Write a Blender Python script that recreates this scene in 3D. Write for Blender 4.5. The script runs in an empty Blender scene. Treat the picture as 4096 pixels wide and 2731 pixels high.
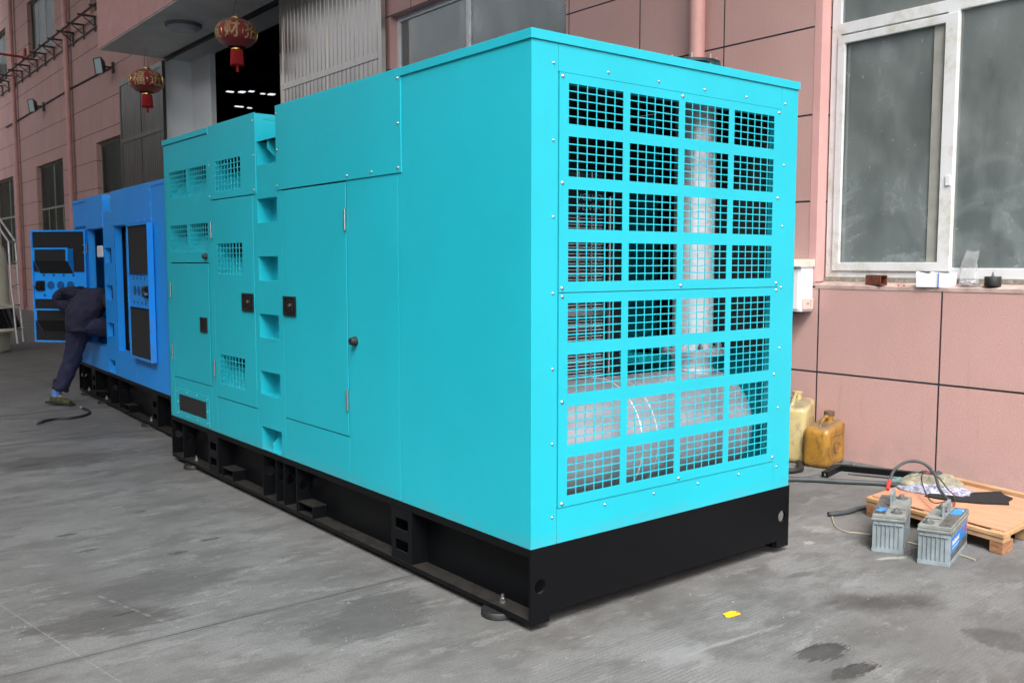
import bpy, bmesh, math, random
from mathutils import Vector, Matrix, noise
from bisect import bisect_left
R = math.radians
rnd = random.Random(7)
sc = bpy.context.scene
COL = sc.collection

# ---------------------------------------------------------------- camera
cam_d = bpy.data.cameras.new("camera"); cam = bpy.data.objects.new("camera", cam_d); COL.objects.link(cam)
cam_d.sensor_width = 36; cam_d.lens = 32.587; cam_d.clip_start = 0.05; cam_d.clip_end = 300
rows = ((0.78085, -0.05323, 0.62245), (-0.62473, -0.06626, 0.77804), (0, -0.99638, -0.08507))
m = Matrix(((rows[0][0], -rows[0][1], -rows[0][2]), (rows[1][0], -rows[1][1], -rows[1][2]), (rows[2][0], -rows[2][1], -rows[2][2])))
cam.matrix_world = Matrix.Translation((-2.336, -2.798, 1.5)) @ m.to_4x4()
sc.camera = cam
cam_d.dof.use_dof = True; cam_d.dof.focus_distance = 4.3; cam_d.dof.aperture_fstop = 8
# ---------------------------------------------------------------- light
SUN_EL, SUN_AZ = R(52), R(217)          # overcast: soft light from behind the camera
world = bpy.data.worlds.new("World"); sc.world = world; world.use_nodes = True
wn = world.node_tree.nodes; wl = world.node_tree.links
sky = wn.new("ShaderNodeTexSky"); sky.sky_type = 'NISHITA'; sky.sun_disc = False
sky.sun_elevation = SUN_EL; sky.sun_rotation = SUN_AZ; sky.air_density = 1.0; sky.dust_density = 6.0; sky.ozone_density = 1.0
hsv = wn.new("ShaderNodeHueSaturation"); hsv.inputs['Saturation'].default_value = 0.25
wl.new(sky.outputs[0], hsv.inputs['Color']); wl.new(hsv.outputs[0], wn["Background"].inputs[0])
wn["Background"].inputs[1].default_value = 0.15
sun_d = bpy.data.lights.new("sun", 'SUN'); sun_d.energy = 1.4; sun_d.angle = R(25); sun_d.color = (1, .97, .93)
sun = bpy.data.objects.new("sun", sun_d); COL.objects.link(sun)
sd = Vector((math.sin(SUN_AZ) * math.cos(SUN_EL), math.cos(SUN_AZ) * math.cos(SUN_EL), math.sin(SUN_EL)))
sun.rotation_euler = sd.to_track_quat('Z', 'Y').to_euler(); sun.location = (-6, -12, 14)
sc.view_settings.view_transform = 'Standard'; sc.view_settings.look = 'None'
sc.view_settings.exposure = 1.3; sc.view_settings.gamma = 1
sc.render.engine = 'CYCLES'
sc.cycles.max_bounces = 8; sc.cycles.diffuse_bounces = 5; sc.cycles.glossy_bounces = 4; sc.cycles.transparent_max_bounces = 12

# ---------------------------------------------------------------- materials
def mat(name, col, rough=.5, metal=0, var=0, vscale=8, bump=0, bscale=200, col2=None, spec=.5, coat=0, rvar=0, stretch=(1, 1, 1)):
    M = bpy.data.materials.new(name); M.use_nodes = True; nt = M.node_tree; N = nt.nodes; L = nt.links
    b = N["Principled BSDF"]; b.inputs['Base Color'].default_value = (*col, 1); b.inputs['Roughness'].default_value = rough
    b.inputs['Metallic'].default_value = metal; b.inputs['Specular IOR Level'].default_value = spec; b.inputs['Coat Weight'].default_value = coat
    tc = N.new('ShaderNodeTexCoord'); mp = N.new('ShaderNodeMapping'); mp.inputs['Scale'].default_value = stretch; L.new(tc.outputs['Object'], mp.inputs[0])
    if var or col2:
        n = N.new('ShaderNodeTexNoise'); n.inputs['Scale'].default_value = vscale; n.inputs['Detail'].default_value = 6; n.inputs['Roughness'].default_value = .6
        L.new(mp.outputs[0], n.inputs['Vector'])
        r = N.new('ShaderNodeValToRGB'); r.color_ramp.elements[0].position = .3; r.color_ramp.elements[1].position = .7
        c2 = col2 or tuple(c * (1 - var) for c in col)
        r.color_ramp.elements[0].color = (*c2, 1); r.color_ramp.elements[1].color = (*[min(1, c * (1 + var * .5)) for c in col], 1)
        L.new(n.outputs[0], r.inputs[0]); L.new(r.outputs[0], b.inputs['Base Color'])
        if rvar:
            mr = N.new('ShaderNodeMapRange'); mr.inputs['To Min'].default_value = rough - rvar; mr.inputs['To Max'].default_value = rough + rvar
            L.new(n.outputs[0], mr.inputs['Value']); L.new(mr.outputs[0], b.inputs['Roughness'])
    if bump:
        n2 = N.new('ShaderNodeTexNoise'); n2.inputs['Scale'].default_value = bscale; n2.inputs['Detail'].default_value = 3
        L.new(mp.outputs[0], n2.inputs['Vector'])
        bp = N.new('ShaderNodeBump'); bp.inputs['Strength'].default_value = bump; bp.inputs['Distance'].default_value = .004
        L.new(n2.outputs[0], bp.inputs['Height']); L.new(bp.outputs[0], b.inputs['Normal'])
    return M

class G:  # tiny node helper for the larger shaders
    def __init__(s, name):
        s.M = bpy.data.materials.new(name); s.M.use_nodes = True; s.nt = s.M.node_tree; s.b = s.nt.nodes["Principled BSDF"]
        s.tc = s.nt.nodes.new('ShaderNodeTexCoord'); s.sep = s.nt.nodes.new('ShaderNodeSeparateXYZ'); s.nt.links.new(s.tc.outputs['Object'], s.sep.inputs[0])
        s.x, s.y, s.z = s.sep.outputs
    def put(s, sock, v):
        if isinstance(v, bpy.types.NodeSocket): s.nt.links.new(v, sock)
        elif v is not None: sock.default_value = v
    def m(s, op, a, b=None, c=None, clamp=False):
        n = s.nt.nodes.new('ShaderNodeMath'); n.operation = op; n.use_clamp = clamp
        for i, v in enumerate((a, b, c)): s.put(n.inputs[i], v)
        return n.outputs[0]
    def noise(s, scale, detail=4, rough=.6, st=(1, 1, 1), loc=(0, 0, 0), dist=0):
        mp = s.nt.nodes.new('ShaderNodeMapping'); mp.inputs['Scale'].default_value = st; mp.inputs['Location'].default_value = loc
        s.nt.links.new(s.tc.outputs['Object'], mp.inputs[0])
        n = s.nt.nodes.new('ShaderNodeTexNoise'); n.inputs['Scale'].default_value = scale; n.inputs['Detail'].default_value = detail
        n.inputs['Roughness'].default_value = rough; n.inputs['Distortion'].default_value = dist; s.nt.links.new(mp.outputs[0], n.inputs['Vector'])
        return n.outputs[0]
    def rng(s, v, a, b, c=0., d=1., smooth=True):
        n = s.nt.nodes.new('ShaderNodeMapRange'); n.clamp = True
        if smooth: n.interpolation_type = 'SMOOTHSTEP'
        for i, q in enumerate((v, a, b, c, d)): s.put(n.inputs[i], q)
        return n.outputs[0]
    def mix(s, f, a, b, blend='MIX'):
        n = s.nt.nodes.new('ShaderNodeMix'); n.data_type = 'RGBA'; n.blend_type = blend
        s.put(n.inputs[0], f)
        for i, v in ((6, a), (7, b)):
            if isinstance(v, tuple): v = (*v, 1)
            s.put(n.inputs[i], v)
        return n.outputs[2]
    def bump(s, h, st=.4, dist=.004):
        n = s.nt.nodes.new('ShaderNodeBump'); n.inputs['Strength'].default_value = st; n.inputs['Distance'].default_value = dist
        s.put(n.inputs['Height'], h); s.nt.links.new(n.outputs[0], s.b.inputs['Normal'])

def paint(name, col, dark=.93):
    g = G(name)
    n = g.noise(1.6, 5, .6); c = g.mix(g.rng(n, .3, .7), tuple(x * dark for x in col), col)
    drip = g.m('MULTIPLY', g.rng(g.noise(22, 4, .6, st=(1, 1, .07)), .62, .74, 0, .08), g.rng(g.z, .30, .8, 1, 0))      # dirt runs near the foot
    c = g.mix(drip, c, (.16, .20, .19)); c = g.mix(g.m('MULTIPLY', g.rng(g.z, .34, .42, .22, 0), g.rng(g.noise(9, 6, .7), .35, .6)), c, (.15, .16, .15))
    g.put(g.b.inputs['Base Color'], c)
    g.put(g.b.inputs['Roughness'], g.rng(g.noise(1.2, 1), .3, .7, .36, .42)); g.b.inputs['Specular IOR Level'].default_value = .40
    pass
    return g.M
TEAL = paint('turquoise_paint', (.010, .395, .492))
BLUE = paint('blue_paint', (.016, .30, .88))
def blackpaint():
    g = G('black_chassis_paint')
    d = g.rng(g.noise(7, 6, .7), .45, .8)
    nrm = g.nt.nodes.new('ShaderNodeNewGeometry'); sp = g.nt.nodes.new('ShaderNodeSeparateXYZ'); g.nt.links.new(nrm.outputs['Normal'], sp.inputs[0])
    upf = g.rng(sp.outputs[2], .7, .95)                                    # dust settles on the flange tops
    f = g.m('ADD', g.m('MULTIPLY', upf, g.rng(g.noise(14, 6, .7), .25, .6, .35, .9)), g.m('MULTIPLY', d, .05), clamp=True)
    g.put(g.b.inputs['Base Color'], g.mix(f, (.004, .0045, .0055), (.024, .0225, .020)))
    g.b.inputs['Specular IOR Level'].default_value = .12; g.put(g.b.inputs['Roughness'], g.rng(f, 0, 1, .38, .85)); g.bump(g.noise(240, 2), .1, .002)
    return g.M
BLACK = blackpaint()
STEEL = mat('zinc_steel', (.52, .53, .55), .33, 1, var=.15, vscale=30)
RUBBER = mat('black_rubber', (.012, .012, .013), .6, var=.3, vscale=20)
PLASTIC = mat('black_plastic', (.008, .008, .009), .3)
FOAM = mat('black_acoustic_foam', (.009, .009, .010), .95, bump=.5, bscale=120)
DARK = mat('dark_interior', (.006, .006, .007), .9)
SILVER = mat('grey_exhaust_paint', (.55, .56, .62), .45, .6, var=.10, vscale=6, bump=.1, bscale=60)
RISER = mat('pale_riser_paint', (.80, .81, .86), .35, .45, var=.08, vscale=5)
WELD = mat('weld_bead', (.75, .78, .82), .3, .3, bump=.9, bscale=90)
FIN = mat('radiator_fin', (.55, .57, .62), .5, .1)
LETTER = mat('dark_grey_lettering', (.30, .32, .36), .5)
CREAMT = mat('cream_gelcoat', (.72, .70, .56), .3, var=.08, vscale=3)
WHITE = mat('white_metal', (.75, .76, .80), .4, var=.06, vscale=5)
ALU = mat('galvanised_tube', (.55, .56, .58), .4, .8, var=.2, vscale=12)
PINKP = mat('pink_pipe_paint', (.56, .30, .27), .5, var=.12, vscale=6)
RUSTY = mat('rusty_steel', (.20, .06, .03), .8, var=.45, vscale=25, bump=.3)
RED = mat('red_paint', (.45, .02, .02), .45, var=.2, vscale=5)
DKRED = mat('dark_red_pipe', (.11, .015, .018), .5, var=.3, vscale=4)
GREYGREEN = mat('weathered_bracket_steel', (.05, .055, .045), .6, var=.3)
YELLOW = mat('yellow_plastic', (.75, .42, .01), .4)

def wallmat():
    g = G('pink_render_panels')
    sp = .965
    fy = g.m('ABSOLUTE', g.m('SUBTRACT', g.m('MODULO', g.m('ADD', g.y, 96.5 - .355 + sp / 2), sp), sp / 2))
    fz = g.m('ABSOLUTE', g.m('SUBTRACT', g.m('MODULO', g.m('ADD', g.z, 66 - .65 + .33), .66), .33))
    ly = g.rng(fy, .0045, .0075, 1, 0); lz = g.rng(fz, .0055, .0085, 1, 0)
    near = g.m('MAXIMUM', g.rng(g.y, 12, 17, 1, .45), 0)
    wnz = g.nt.nodes.new('ShaderNodeTexWhiteNoise'); cmb = g.nt.nodes.new('ShaderNodeCombineXYZ'); wnz.noise_dimensions = '2D'
    g.put(cmb.inputs[0], g.m('FLOOR', g.m('DIVIDE', g.m('ADD', g.y, 96.5 - .355), sp))); g.put(cmb.inputs[1], g.m('FLOOR', g.m('DIVIDE', g.m('ADD', g.z, 66 - .65), .66))); g.nt.links.new(cmb.outputs[0], wnz.inputs['Vector'])
    line = g.m('MAXIMUM', g.m('MULTIPLY', ly, near), lz)
    grain = g.noise(150, 3, .7); blotch = g.noise(1.1, 5, .6); streak = g.noise(3, 5, .6, st=(1, 3.5, .35))
    c = g.mix(g.rng(blotch, .3, .7), (.51, .305, .275), (.575, .35, .32))
    c = g.mix(g.m('MULTIPLY', wnz.outputs[0], .30), c, (.44, .29, .27))
    c = g.mix(g.rng(grain, .44, .56, 0, .7), c, (.36, .215, .20))
    c = g.mix(g.rng(streak, .6, .78, 0, .35), c, (.30, .20, .185))
    sc_ = g.rng(g.noise(9, 6, .8, st=(1, 1, .5), loc=(5, 2, 1)), .70, .76, 0, .5)
    c = g.mix(sc_, c, (.22, .14, .13))
    low = g.m('MULTIPLY', g.rng(g.z, 0, .35, 1, 0), g.rng(g.noise(6, 5), .4, .65, .05, .35))   # splashed dirt at the foot
    c = g.mix(low, c, (.28, .22, .20))
    c = g.mix(line, c, (.012, .012, .02))
    g.put(g.b.inputs['Base Color'], c); g.b.inputs['Roughness'].default_value = .9
    g.bump(g.m('SUBTRACT', grain, g.m('MULTIPLY', line, 3)), .5, .004)
    return g.M
PINK = wallmat()
PINKT = mat('pink_trim_paint', (.60, .33, .31), .8, var=.1, vscale=4, bump=.3)
def pvc():
    g = G('white_window_frame')
    g.put(g.b.inputs['Base Color'], g.mix(g.rng(g.noise(5, 6, .7), .45, .75), (.62, .63, .64), (.44, .42, .35)))
    g.b.inputs['Roughness'].default_value = .35
    return g.M
PVC = pvc()
def glassmat(name='dusty_window_glass', far=False):
    g = G(name)
    N = g.nt.nodes; L = g.nt.links
    d = g.rng(g.noise(1.4, 6, .65, st=(1, 1.4, .7)), .3, .75, .30, .62)
    spk = g.rng(g.noise(60, 2, .4, st=(1, 1, .45)), .735, .76, 0, .45)
    glare = g.m('MULTIPLY', g.rng(g.noise(2.0, 5, .6, st=(1, 1.0, 1.6), loc=(3, .6, 2), dist=1.5), .50, .66, 0, .75), g.rng(g.z, 1.3, 2.6, 1, .15))  # glare and soft reflections put into the pane colour as pale smears
    strk = g.rng(g.noise(12, 4, .6, st=(1, 2.2, .12)), .58, .72, 0, .22)
    g.put(g.b.inputs['Base Color'], g.mix(g.m('MAXIMUM', spk, strk), (.04, .042, .036) if far else g.mix(g.rng(g.noise(1.5, 4, .55, st=(1, 1, .6), dist=.8), .36, .68), g.mix(glare, (.26, .295, .29), (.56, .62, .63)), g.mix(glare, (.38, .42, .42), (.62, .68, .70))), (.14, .14, .13) if far else (.36, .39, .39)))
    g.b.inputs['Roughness'].default_value = .35 if far else .16; g.b.inputs['Specular IOR Level'].default_value = .2 if far else .8
    tr = N.new('ShaderNodeBsdfTransparent'); tr.inputs[0].default_value = (.8, .88, .86, 1)
    mx = N.new('ShaderNodeMixShader'); g.put(mx.inputs[0], g.m('ADD', d, spk, clamp=True)); L.new(tr.outputs[0], mx.inputs[1]); L.new(g.b.outputs[0], mx.inputs[2])
    gl = N.new('ShaderNodeBsdfGlossy'); gl.inputs['Roughness'].default_value = .06; gl.inputs[0].default_value = (.9, .95, .95, 1)
    fr = N.new('ShaderNodeFresnel'); fr.inputs[0].default_value = 1.04 if far else 1.5
    m2 = N.new('ShaderNodeMixShader'); L.new(fr.outputs[0], m2.inputs[0]); L.new(mx.outputs[0], m2.inputs[1]); L.new(gl.outputs[0], m2.inputs[2])
    L.new(m2.outputs[0], N['Material Output'].inputs[0])
    return g.M
GLASS = glassmat(); GLASSF = glassmat('far_dusty_glass', True); PVCF = mat('aged_grey_frame', (.27, .27, .23), .6, var=.2)
def concrete():
    g = G('stained_concrete')
    big = g.noise(.9, 8, .65, dist=.4); mid = g.noise(3.2, 9, .68, st=(.75, 1.4, 1)); fine = g.noise(110, 3, .75)
    sharp = g.noise(6.5, 10, .72, st=(.55, 1.5, 1), loc=(3, 8, 0))
    c = g.mix(g.rng(big, .36, .64), (.178, .178, .174), (.256, .260, .260))
    c = g.mix(g.rng(mid, .46, .62, 0, .7), c, (.125, .122, .118))
    c = g.mix(g.rng(sharp, .53, .57, 0, .34), c, (.13, .128, .125))
    c = g.mix(g.rng(g.noise(5, 9, .72, st=(.6, 1.4, 1), loc=(1, 1, 3)), .56, .60, 0, .48), c, (.34, .345, .345))
    # broomed lines, 17 mm apart, strongest in patches
    ph = g.m('MULTIPLY', g.m('ADD', g.y, g.m('MULTIPLY', g.noise(.8, 3), .05)), 2 * math.pi / .021)
    lines = g.m('MULTIPLY', g.rng(g.m('SINE', ph), .1, 1, 0, 1), g.rng(g.noise(1.3, 4, .6, loc=(2, 6, 0)), .40, .62, .06, .42))
    lines = g.m('MULTIPLY', lines, g.rng(g.noise(9, 4, .7, st=(.15, 1.2, 1), loc=(5, 2, 0)), .35, .6, .2, 1))
    c = g.mix(lines, c, (.105, .104, .103))
    c = g.mix(g.rng(g.noise(2.1, 8, .72, loc=(4, 9, 0)), .62, .68, 0, .30), c, (.20, .145, .13))   # rusty tint patches
    # scratches, chips, flecks
    c = g.mix(g.rng(fine, .40, .60, .42, 0), c, (.115, .113, .11))
    c = g.mix(g.rng(g.noise(15, 8, .78, st=(.16, 1.5, 1), loc=(2, 2, 0)), .665, .69, 0, .75), c, (.52, .53, .54))
    c = g.mix(g.rng(g.noise(150, 2, .5, loc=(1, 4, 0)), .73, .77, 0, .6), c, (.55, .56, .57))
    c = g.mix(g.rng(g.noise(230, 2, .5, loc=(8, 4, 0)), .66, .72, 0, .45), c, (.06, .06, .06))
    c = g.mix(g.rng(g.noise(8, 8, .74, st=(.6, 1.7, 1), loc=(7, 3, 0)), .69, .72, 0, .75), c, (.045, .047, .05))
    n1 = g.m('SUBTRACT', g.noise(3.4, 7, .65, loc=(9, 0, 0)), .5); n2 = g.m('SUBTRACT', g.noise(16, 6, .7, st=(.35, 1.5, 1)), .5)
    tex = g.m('MULTIPLY', g.rng(g.noise(12, 9, .78, st=(.5, 1.4, 1), loc=(6, 6, 0)), .34, .62, 1.0, .72), g.rng(g.noise(120, 2, .6, loc=(2, 6, 0)), .55, .7, 1, .7))
    n3 = g.m('SUBTRACT', g.noise(42, 5, .7, st=(.35, 1.7, 1), loc=(4, 4, 0)), .5)
    def stain(x, y, rx, ry, ang, col, amt, soft=.5, w1=1.9, w2=.8, w3=0):
        nonlocal c
        ca, sa = math.cos(R(ang)), math.sin(R(ang))
        dx = g.m('SUBTRACT', g.x, x); dy = g.m('SUBTRACT', g.y, y)
        u = g.m('DIVIDE', g.m('ADD', g.m('MULTIPLY', dx, ca), g.m('MULTIPLY', dy, sa)), rx)
        v = g.m('DIVIDE', g.m('SUBTRACT', g.m('MULTIPLY', dy, ca), g.m('MULTIPLY', dx, sa)), ry)
        d = g.m('SQRT', g.m('ADD', g.m('MULTIPLY', u, u), g.m('MULTIPLY', v, v)))
        d = g.m('ADD', g.m('ADD', d, g.m('MULTIPLY', n1, w1)), g.m('MULTIPLY', n2, w2))
        if w3: d = g.m('ADD', d, g.m('MULTIPLY', n3, w3))
        c = g.mix(g.m('MULTIPLY', g.rng(d, 1 - soft, 1 + soft * .3, amt, 0), tex), c, col)
    stain(-1.33, 1.22, .34, .16, -22, (.082, .079, .076), .95, .30, 1.8, 1.2, .5)
    stain(-.93, 1.52, .36, .22, -10, (.10, .098, .095), .85, .4, 1.9, 1.2, .6)
    stain(-.40, .55, .34, .26, 10, (.098, .096, .094), .9, .32, 1.9, 1.2, .6)
    stain(-.15, 1.1, .35, .3, 0, (.10, .098, .095), .45, .8)
    stain(-.7, 4.75, .5, .30, 0, (.07, .066, .06), .85, .4, 1.9, 1.2)
    stain(-.2, 4.0, .4, .5, 0, (.09, .086, .08), .5, .8)
    stain(-1.2, 3.3, .4, .25, 0, (.11, .106, .10), .4, .8)
    for x, y, rx, ry in ((-1.121, 2.654, .05, .022), (-1.109, 2.284, .07, .02), (-.87, 4.728, .10, .03), (-1.223, 1.256, .05, .018), (-.55, 2.08, .07, .022), (-.66, 2.9, .04, .02), (-.75, 1.95, .06, .03), (-.35, 5.9, .12, .03), (.0, 5.75, .1, .02), (-.6, 6.3, .12, .02)):
        stain(x, y, rx, ry, 0, (.032, .034, .037), .85, .3, 1.6, 2.0)
    stain(.772, -.838, .125, .074, -12, (.026, .021, .018), 1.0, .12, 1.2, 1.2, 1.6)
    stain(.70, -.86, .20, .10, -12, (.10, .10, .10), .5, .5)
    stain(.73, -1.01, .13, .042, -8, (.026, .022, .020), 1.0, .2, 1.6, 1.6, 1.6)
    stain(.62, -1.0, .12, .06, -12, (.07, .068, .066), .6, .5)
    stain(1.42, -.69, .29, .13, -35, (.060, .056, .054), .92, .7, 2.2, 1.2)
    stain(1.47, -.262, .13, .03, -12, (.075, .075, .077), .7, .5)
    stain(1.42, -1.22, .10, .16, 0, (.07, .067, .065), .8, .3)
    stain(1.62, -1.1, .2, .16, 0, (.10, .098, .095), .6, .5)
    stain(3.55, .62, .3, .9, 0, (.36, .35, .33), .45, .9)
    stain(2.35, .15, .35, .2, 0, (.36, .36, .35), .40, .6, 2.4, 1.6)
    stain(2.06, -.41, .10, .022, -25, (.50, .49, .44), .8, .5, 1.6, 1.6, 2.5)
    stain(1.96, .01, .04, .03, 0, (.50, .50, .48), .7, .5, 1.4, 1.4, 3)
    stain(2.22, .10, .09, .09, 0, (.42, .42, .40), .55, .5, 2.4, 1.8, 3)
    stain(.60, -.55, .34, .016, -6, (.44, .45, .46), .45, .8, 1.6, 2.2, 3)
    stain(.30, -.52, .16, .10, -8, (.40, .41, .42), .5, .6, 2.2, 1.6)
    stain(0, 16, 9, 8.5, 0, (.085, .08, .072), .35, .9)
    # chalk dashes and a scraped line
    def dash(x0, y0, x1, y1, w, col, amt, brk=60):
        nonlocal c
        L_ = math.hypot(x1 - x0, y1 - y0); ux, uy = (x1 - x0) / L_, (y1 - y0) / L_
        dx = g.m('SUBTRACT', g.x, x0); dy = g.m('SUBTRACT', g.y, y0)
        t = g.m('ADD', g.m('MULTIPLY', dx, ux), g.m('MULTIPLY', dy, uy)); q = g.m('ABSOLUTE', g.m('SUBTRACT', g.m('MULTIPLY', dx, -uy), g.m('MULTIPLY', dy, -ux)))
        on = g.m('MULTIPLY', g.m('MULTIPLY', g.m('GREATER_THAN', t, 0), g.m('LESS_THAN', t, L_)), g.rng(g.noise(brk, 2, .5), .45, .55, .1, 1))
        c = g.mix(g.m('MULTIPLY', on, g.rng(q, w * .4, w, amt, 0)), c, col)
    dash(-1.63, 1.78, -1.42, .55, .005, (.45, .45, .45), .40, 130)
    dash(-1.25, 1.56, -1.09, .96, .010, (.30, .30, .30), .5, 20)
    for yj, w in ((.9, .0045), (5.68, .012), (7.36, .014), (-3.9, .006), (10.6, .01)):
        d = g.m('ABSOLUTE', g.m('ADD', g.m('SUBTRACT', g.y, yj), g.m('ADD', g.m('MULTIPLY', g.m('SUBTRACT', g.noise(3, 4), .5), .02), g.m('MULTIPLY', g.m('SUBTRACT', g.noise(40, 3), .5), .006))))
        c = g.mix(g.rng(d, w * .5, w * 1.5, g.rng(g.noise(4, 4), .35, .6, .45, .92), 0), c, (.035, .035, .034))
        c = g.mix(g.rng(d, w, w * 9, .30, 0), c, (.085, .084, .082))
    g.put(g.b.inputs['Base Color'], g.mix(1.0, c, (FLOORK, FLOORK, FLOORK), 'MULTIPLY')); g.put(g.b.inputs['Roughness'], g.rng(big, .3, .7, .6, .85))
    g.bump(g.m('ADD', fine, g.m('MULTIPLY', lines, -1.0)), .4, .004)
    return g.M
FLOORK = .62
CONCRETE = concrete()

# ---------------------------------------------------------------- mesh helpers
class MB:
    def __init__(s): s.v = []; s.f = []
    def add(s, vs, fs):
        k = len(s.v); s.v += [Vector(p) for p in vs]; s.f += [[i + k for i in f] for f in fs]; return s
    def box(s, x0, x1, y0, y1, z0, z1, M=None):
        vs = [Vector((x, y, z)) for z in (z0, z1) for x, y in ((x0, y0), (x1, y0), (x1, y1), (x0, y1))]
        if M is not None: vs = [M @ p for p in vs]
        return s.add(vs, [(3, 2, 1, 0), (4, 5, 6, 7), (0, 1, 5, 4), (1, 2, 6, 5), (2, 3, 7, 6), (3, 0, 4, 7)])
    def hexa(s, pts):   # 8 corners: bottom ring then top ring
        return s.add(pts, [(3, 2, 1, 0), (4, 5, 6, 7), (0, 1, 5, 4), (1, 2, 6, 5), (2, 3, 7, 6), (3, 0, 4, 7)])
    def cyl(s, p0, p1, r0, r1=None, n=20, caps=True):
        r1 = r0 if r1 is None else r1; p0 = Vector(p0); p1 = Vector(p1); d = (p1 - p0).normalized()
        a = d.orthogonal().normalized(); b = d.cross(a)
        ring = lambda p, r: [p + a * (r * math.cos(t)) + b * (r * math.sin(t)) for t in [2 * math.pi * i / n for i in range(n)]]
        vs = ring(p0, r0) + ring(p1, r1); fs = [(i, (i + 1) % n, n + (i + 1) % n, n + i) for i in range(n)]
        if caps: fs += [tuple(range(n - 1, -1, -1)), tuple(range(n, 2 * n))]
        return s.add(vs, fs)
    def tube(s, pts, r, n=8, caps=True, radii=None):
        pts = [Vector(p) for p in pts]; k = len(pts); vs = []; up = None
        for i, p in enumerate(pts):
            d = (pts[min(i + 1, k - 1)] - pts[max(i - 1, 0)]).normalized()
            if up is None: up = d.orthogonal().normalized()
            up = (up - d * up.dot(d)).normalized(); b = d.cross(up); rr = radii[i] if radii else r
            vs += [p + up * (rr * math.cos(2 * math.pi * j / n)) + b * (rr * math.sin(2 * math.pi * j / n)) for j in range(n)]
        fs = [(i * n + j, i * n + (j + 1) % n, (i + 1) * n + (j + 1) % n, (i + 1) * n + j) for i in range(k - 1) for j in range(n)]
        if caps: fs += [tuple(range(n - 1, -1, -1)), tuple(range((k - 1) * n, k * n))]
        return s.add(vs, fs)
    def lathe(s, prof, c=(0, 0, 0), n=32, axis='z', caps=True):
        vs = []
        for r, h in prof:
            for i in range(n):
                t = 2 * math.pi * i / n; a, b = r * math.cos(t), r * math.sin(t)
                vs.append(Vector(c) + Vector({'z': (a, b, h), 'x': (h, a, b), 'y': (b, h, a)}[axis]))
        k = len(prof); fs = [(i * n + j, i * n + (j + 1) % n, (i + 1) * n + (j + 1) % n, (i + 1) * n + j) for i in range(k - 1) for j in range(n)]
        if caps: fs += [tuple(range(n - 1, -1, -1)), tuple(range((k - 1) * n, k * n))]
        return s.add(vs, fs)
    def sheet(s, plane, at, rect, holes, t):
        """flat sheet with rectangular holes; plane 'x' spans (y,z), 'y' spans (x,z), 'z' spans (x,y); thickness t"""
        a0, a1, b0, b1 = rect
        A = sorted({a0, a1, *[round(h[i], 5) for h in holes for i in (0, 1)]}); B = sorted({b0, b1, *[round(h[i], 5) for h in holes for i in (2, 3)]})
        na, nb = len(A) - 1, len(B) - 1; fill = [[True] * nb for _ in range(na)]
        for h in holes:
            for i in range(bisect_left(A, round(h[0], 5)), bisect_left(A, round(h[1], 5))):
                for j in range(bisect_left(B, round(h[2], 5)), bisect_left(B, round(h[3], 5))): fill[i][j] = False
        P = {'x': lambda a, b, q: (q, a, b), 'y': lambda a, b, q: (a, q, b), 'z': lambda a, b, q: (a, b, q)}[plane]
        idx = {}; vs = []
        def V(i, j, k):
            if (i, j, k) not in idx: idx[(i, j, k)] = len(vs); vs.append(P(A[i], B[j], at + k * t))
            return idx[(i, j, k)]
        fs = []
        for i in range(na):
            for j in range(nb):
                if not fill[i][j]: continue
                fs.append((V(i, j, 0), V(i, j + 1, 0), V(i + 1, j + 1, 0), V(i + 1, j, 0))); fs.append((V(i, j, 1), V(i + 1, j, 1), V(i + 1, j + 1, 1), V(i, j + 1, 1)))
                if i == 0 or not fill[i - 1][j]: fs.append((V(i, j, 0), V(i, j, 1), V(i, j + 1, 1), V(i, j + 1, 0)))
                if i == na - 1 or not fill[i + 1][j]: fs.append((V(i + 1, j, 0), V(i + 1, j + 1, 0), V(i + 1, j + 1, 1), V(i + 1, j, 1)))
                if j == 0 or not fill[i][j - 1]: fs.append((V(i, j, 0), V(i + 1, j, 0), V(i + 1, j, 1), V(i, j, 1)))
                if j == nb - 1 or not fill[i][j + 1]: fs.append((V(i, j + 1, 0), V(i, j + 1, 1), V(i + 1, j + 1, 1), V(i + 1, j + 1, 0)))
        return s.add(vs, fs)
    def build(s, name, m, parent=None, bevel=0, smooth=False, fix=True):
        me = bpy.data.meshes.new(name); me.from_pydata([tuple(v) for v in s.v], [], s.f)
        me.validate()
        if fix:
            bm = bmesh.new(); bm.from_mesh(me); bmesh.ops.recalc_face_normals(bm, faces=bm.faces); bm.to_mesh(me); bm.free()
        return link(name, me, m, parent, bevel, smooth)

def link(name, me, m, parent=None, bevel=0, smooth=False):
    if m is not None: me.materials.clear(); me.materials.append(m)
    if smooth:
        me.shade_smooth() if hasattr(me, 'shade_smooth') else None
    o = bpy.data.objects.new(name, me); COL.objects.link(o)
    if smooth:
        es = o.modifiers.new('edge_split', 'EDGE_SPLIT'); es.split_angle = R(40)
    if bevel:
        b = o.modifiers.new('bevel', 'BEVEL'); b.width = bevel; b.segments = 2; b.limit_method = 'ANGLE'; b.angle_limit = R(40)
    if parent is not None: o.parent = parent
    return o
def tag(o, label, cat, group=None, kind=None):
    o['label'] = label; o['category'] = cat
    if group: o['group'] = group
    if kind: o['kind'] = kind
    return o
def thing(name, label, cat, loc=(0, 0, 0), rz=0, group=None):
    o = bpy.data.objects.new(name, None); COL.objects.link(o); o.location = loc; o.rotation_euler = (0, 0, rz); o.empty_display_size = .1
    return tag(o, label, cat, group)
def dup_tree(o, parent=None):
    c = o.copy(); COL.objects.link(c)
    if parent is not None: c.parent = parent
    for ch in list(o.children): dup_tree(ch, c)
    return c
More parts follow.
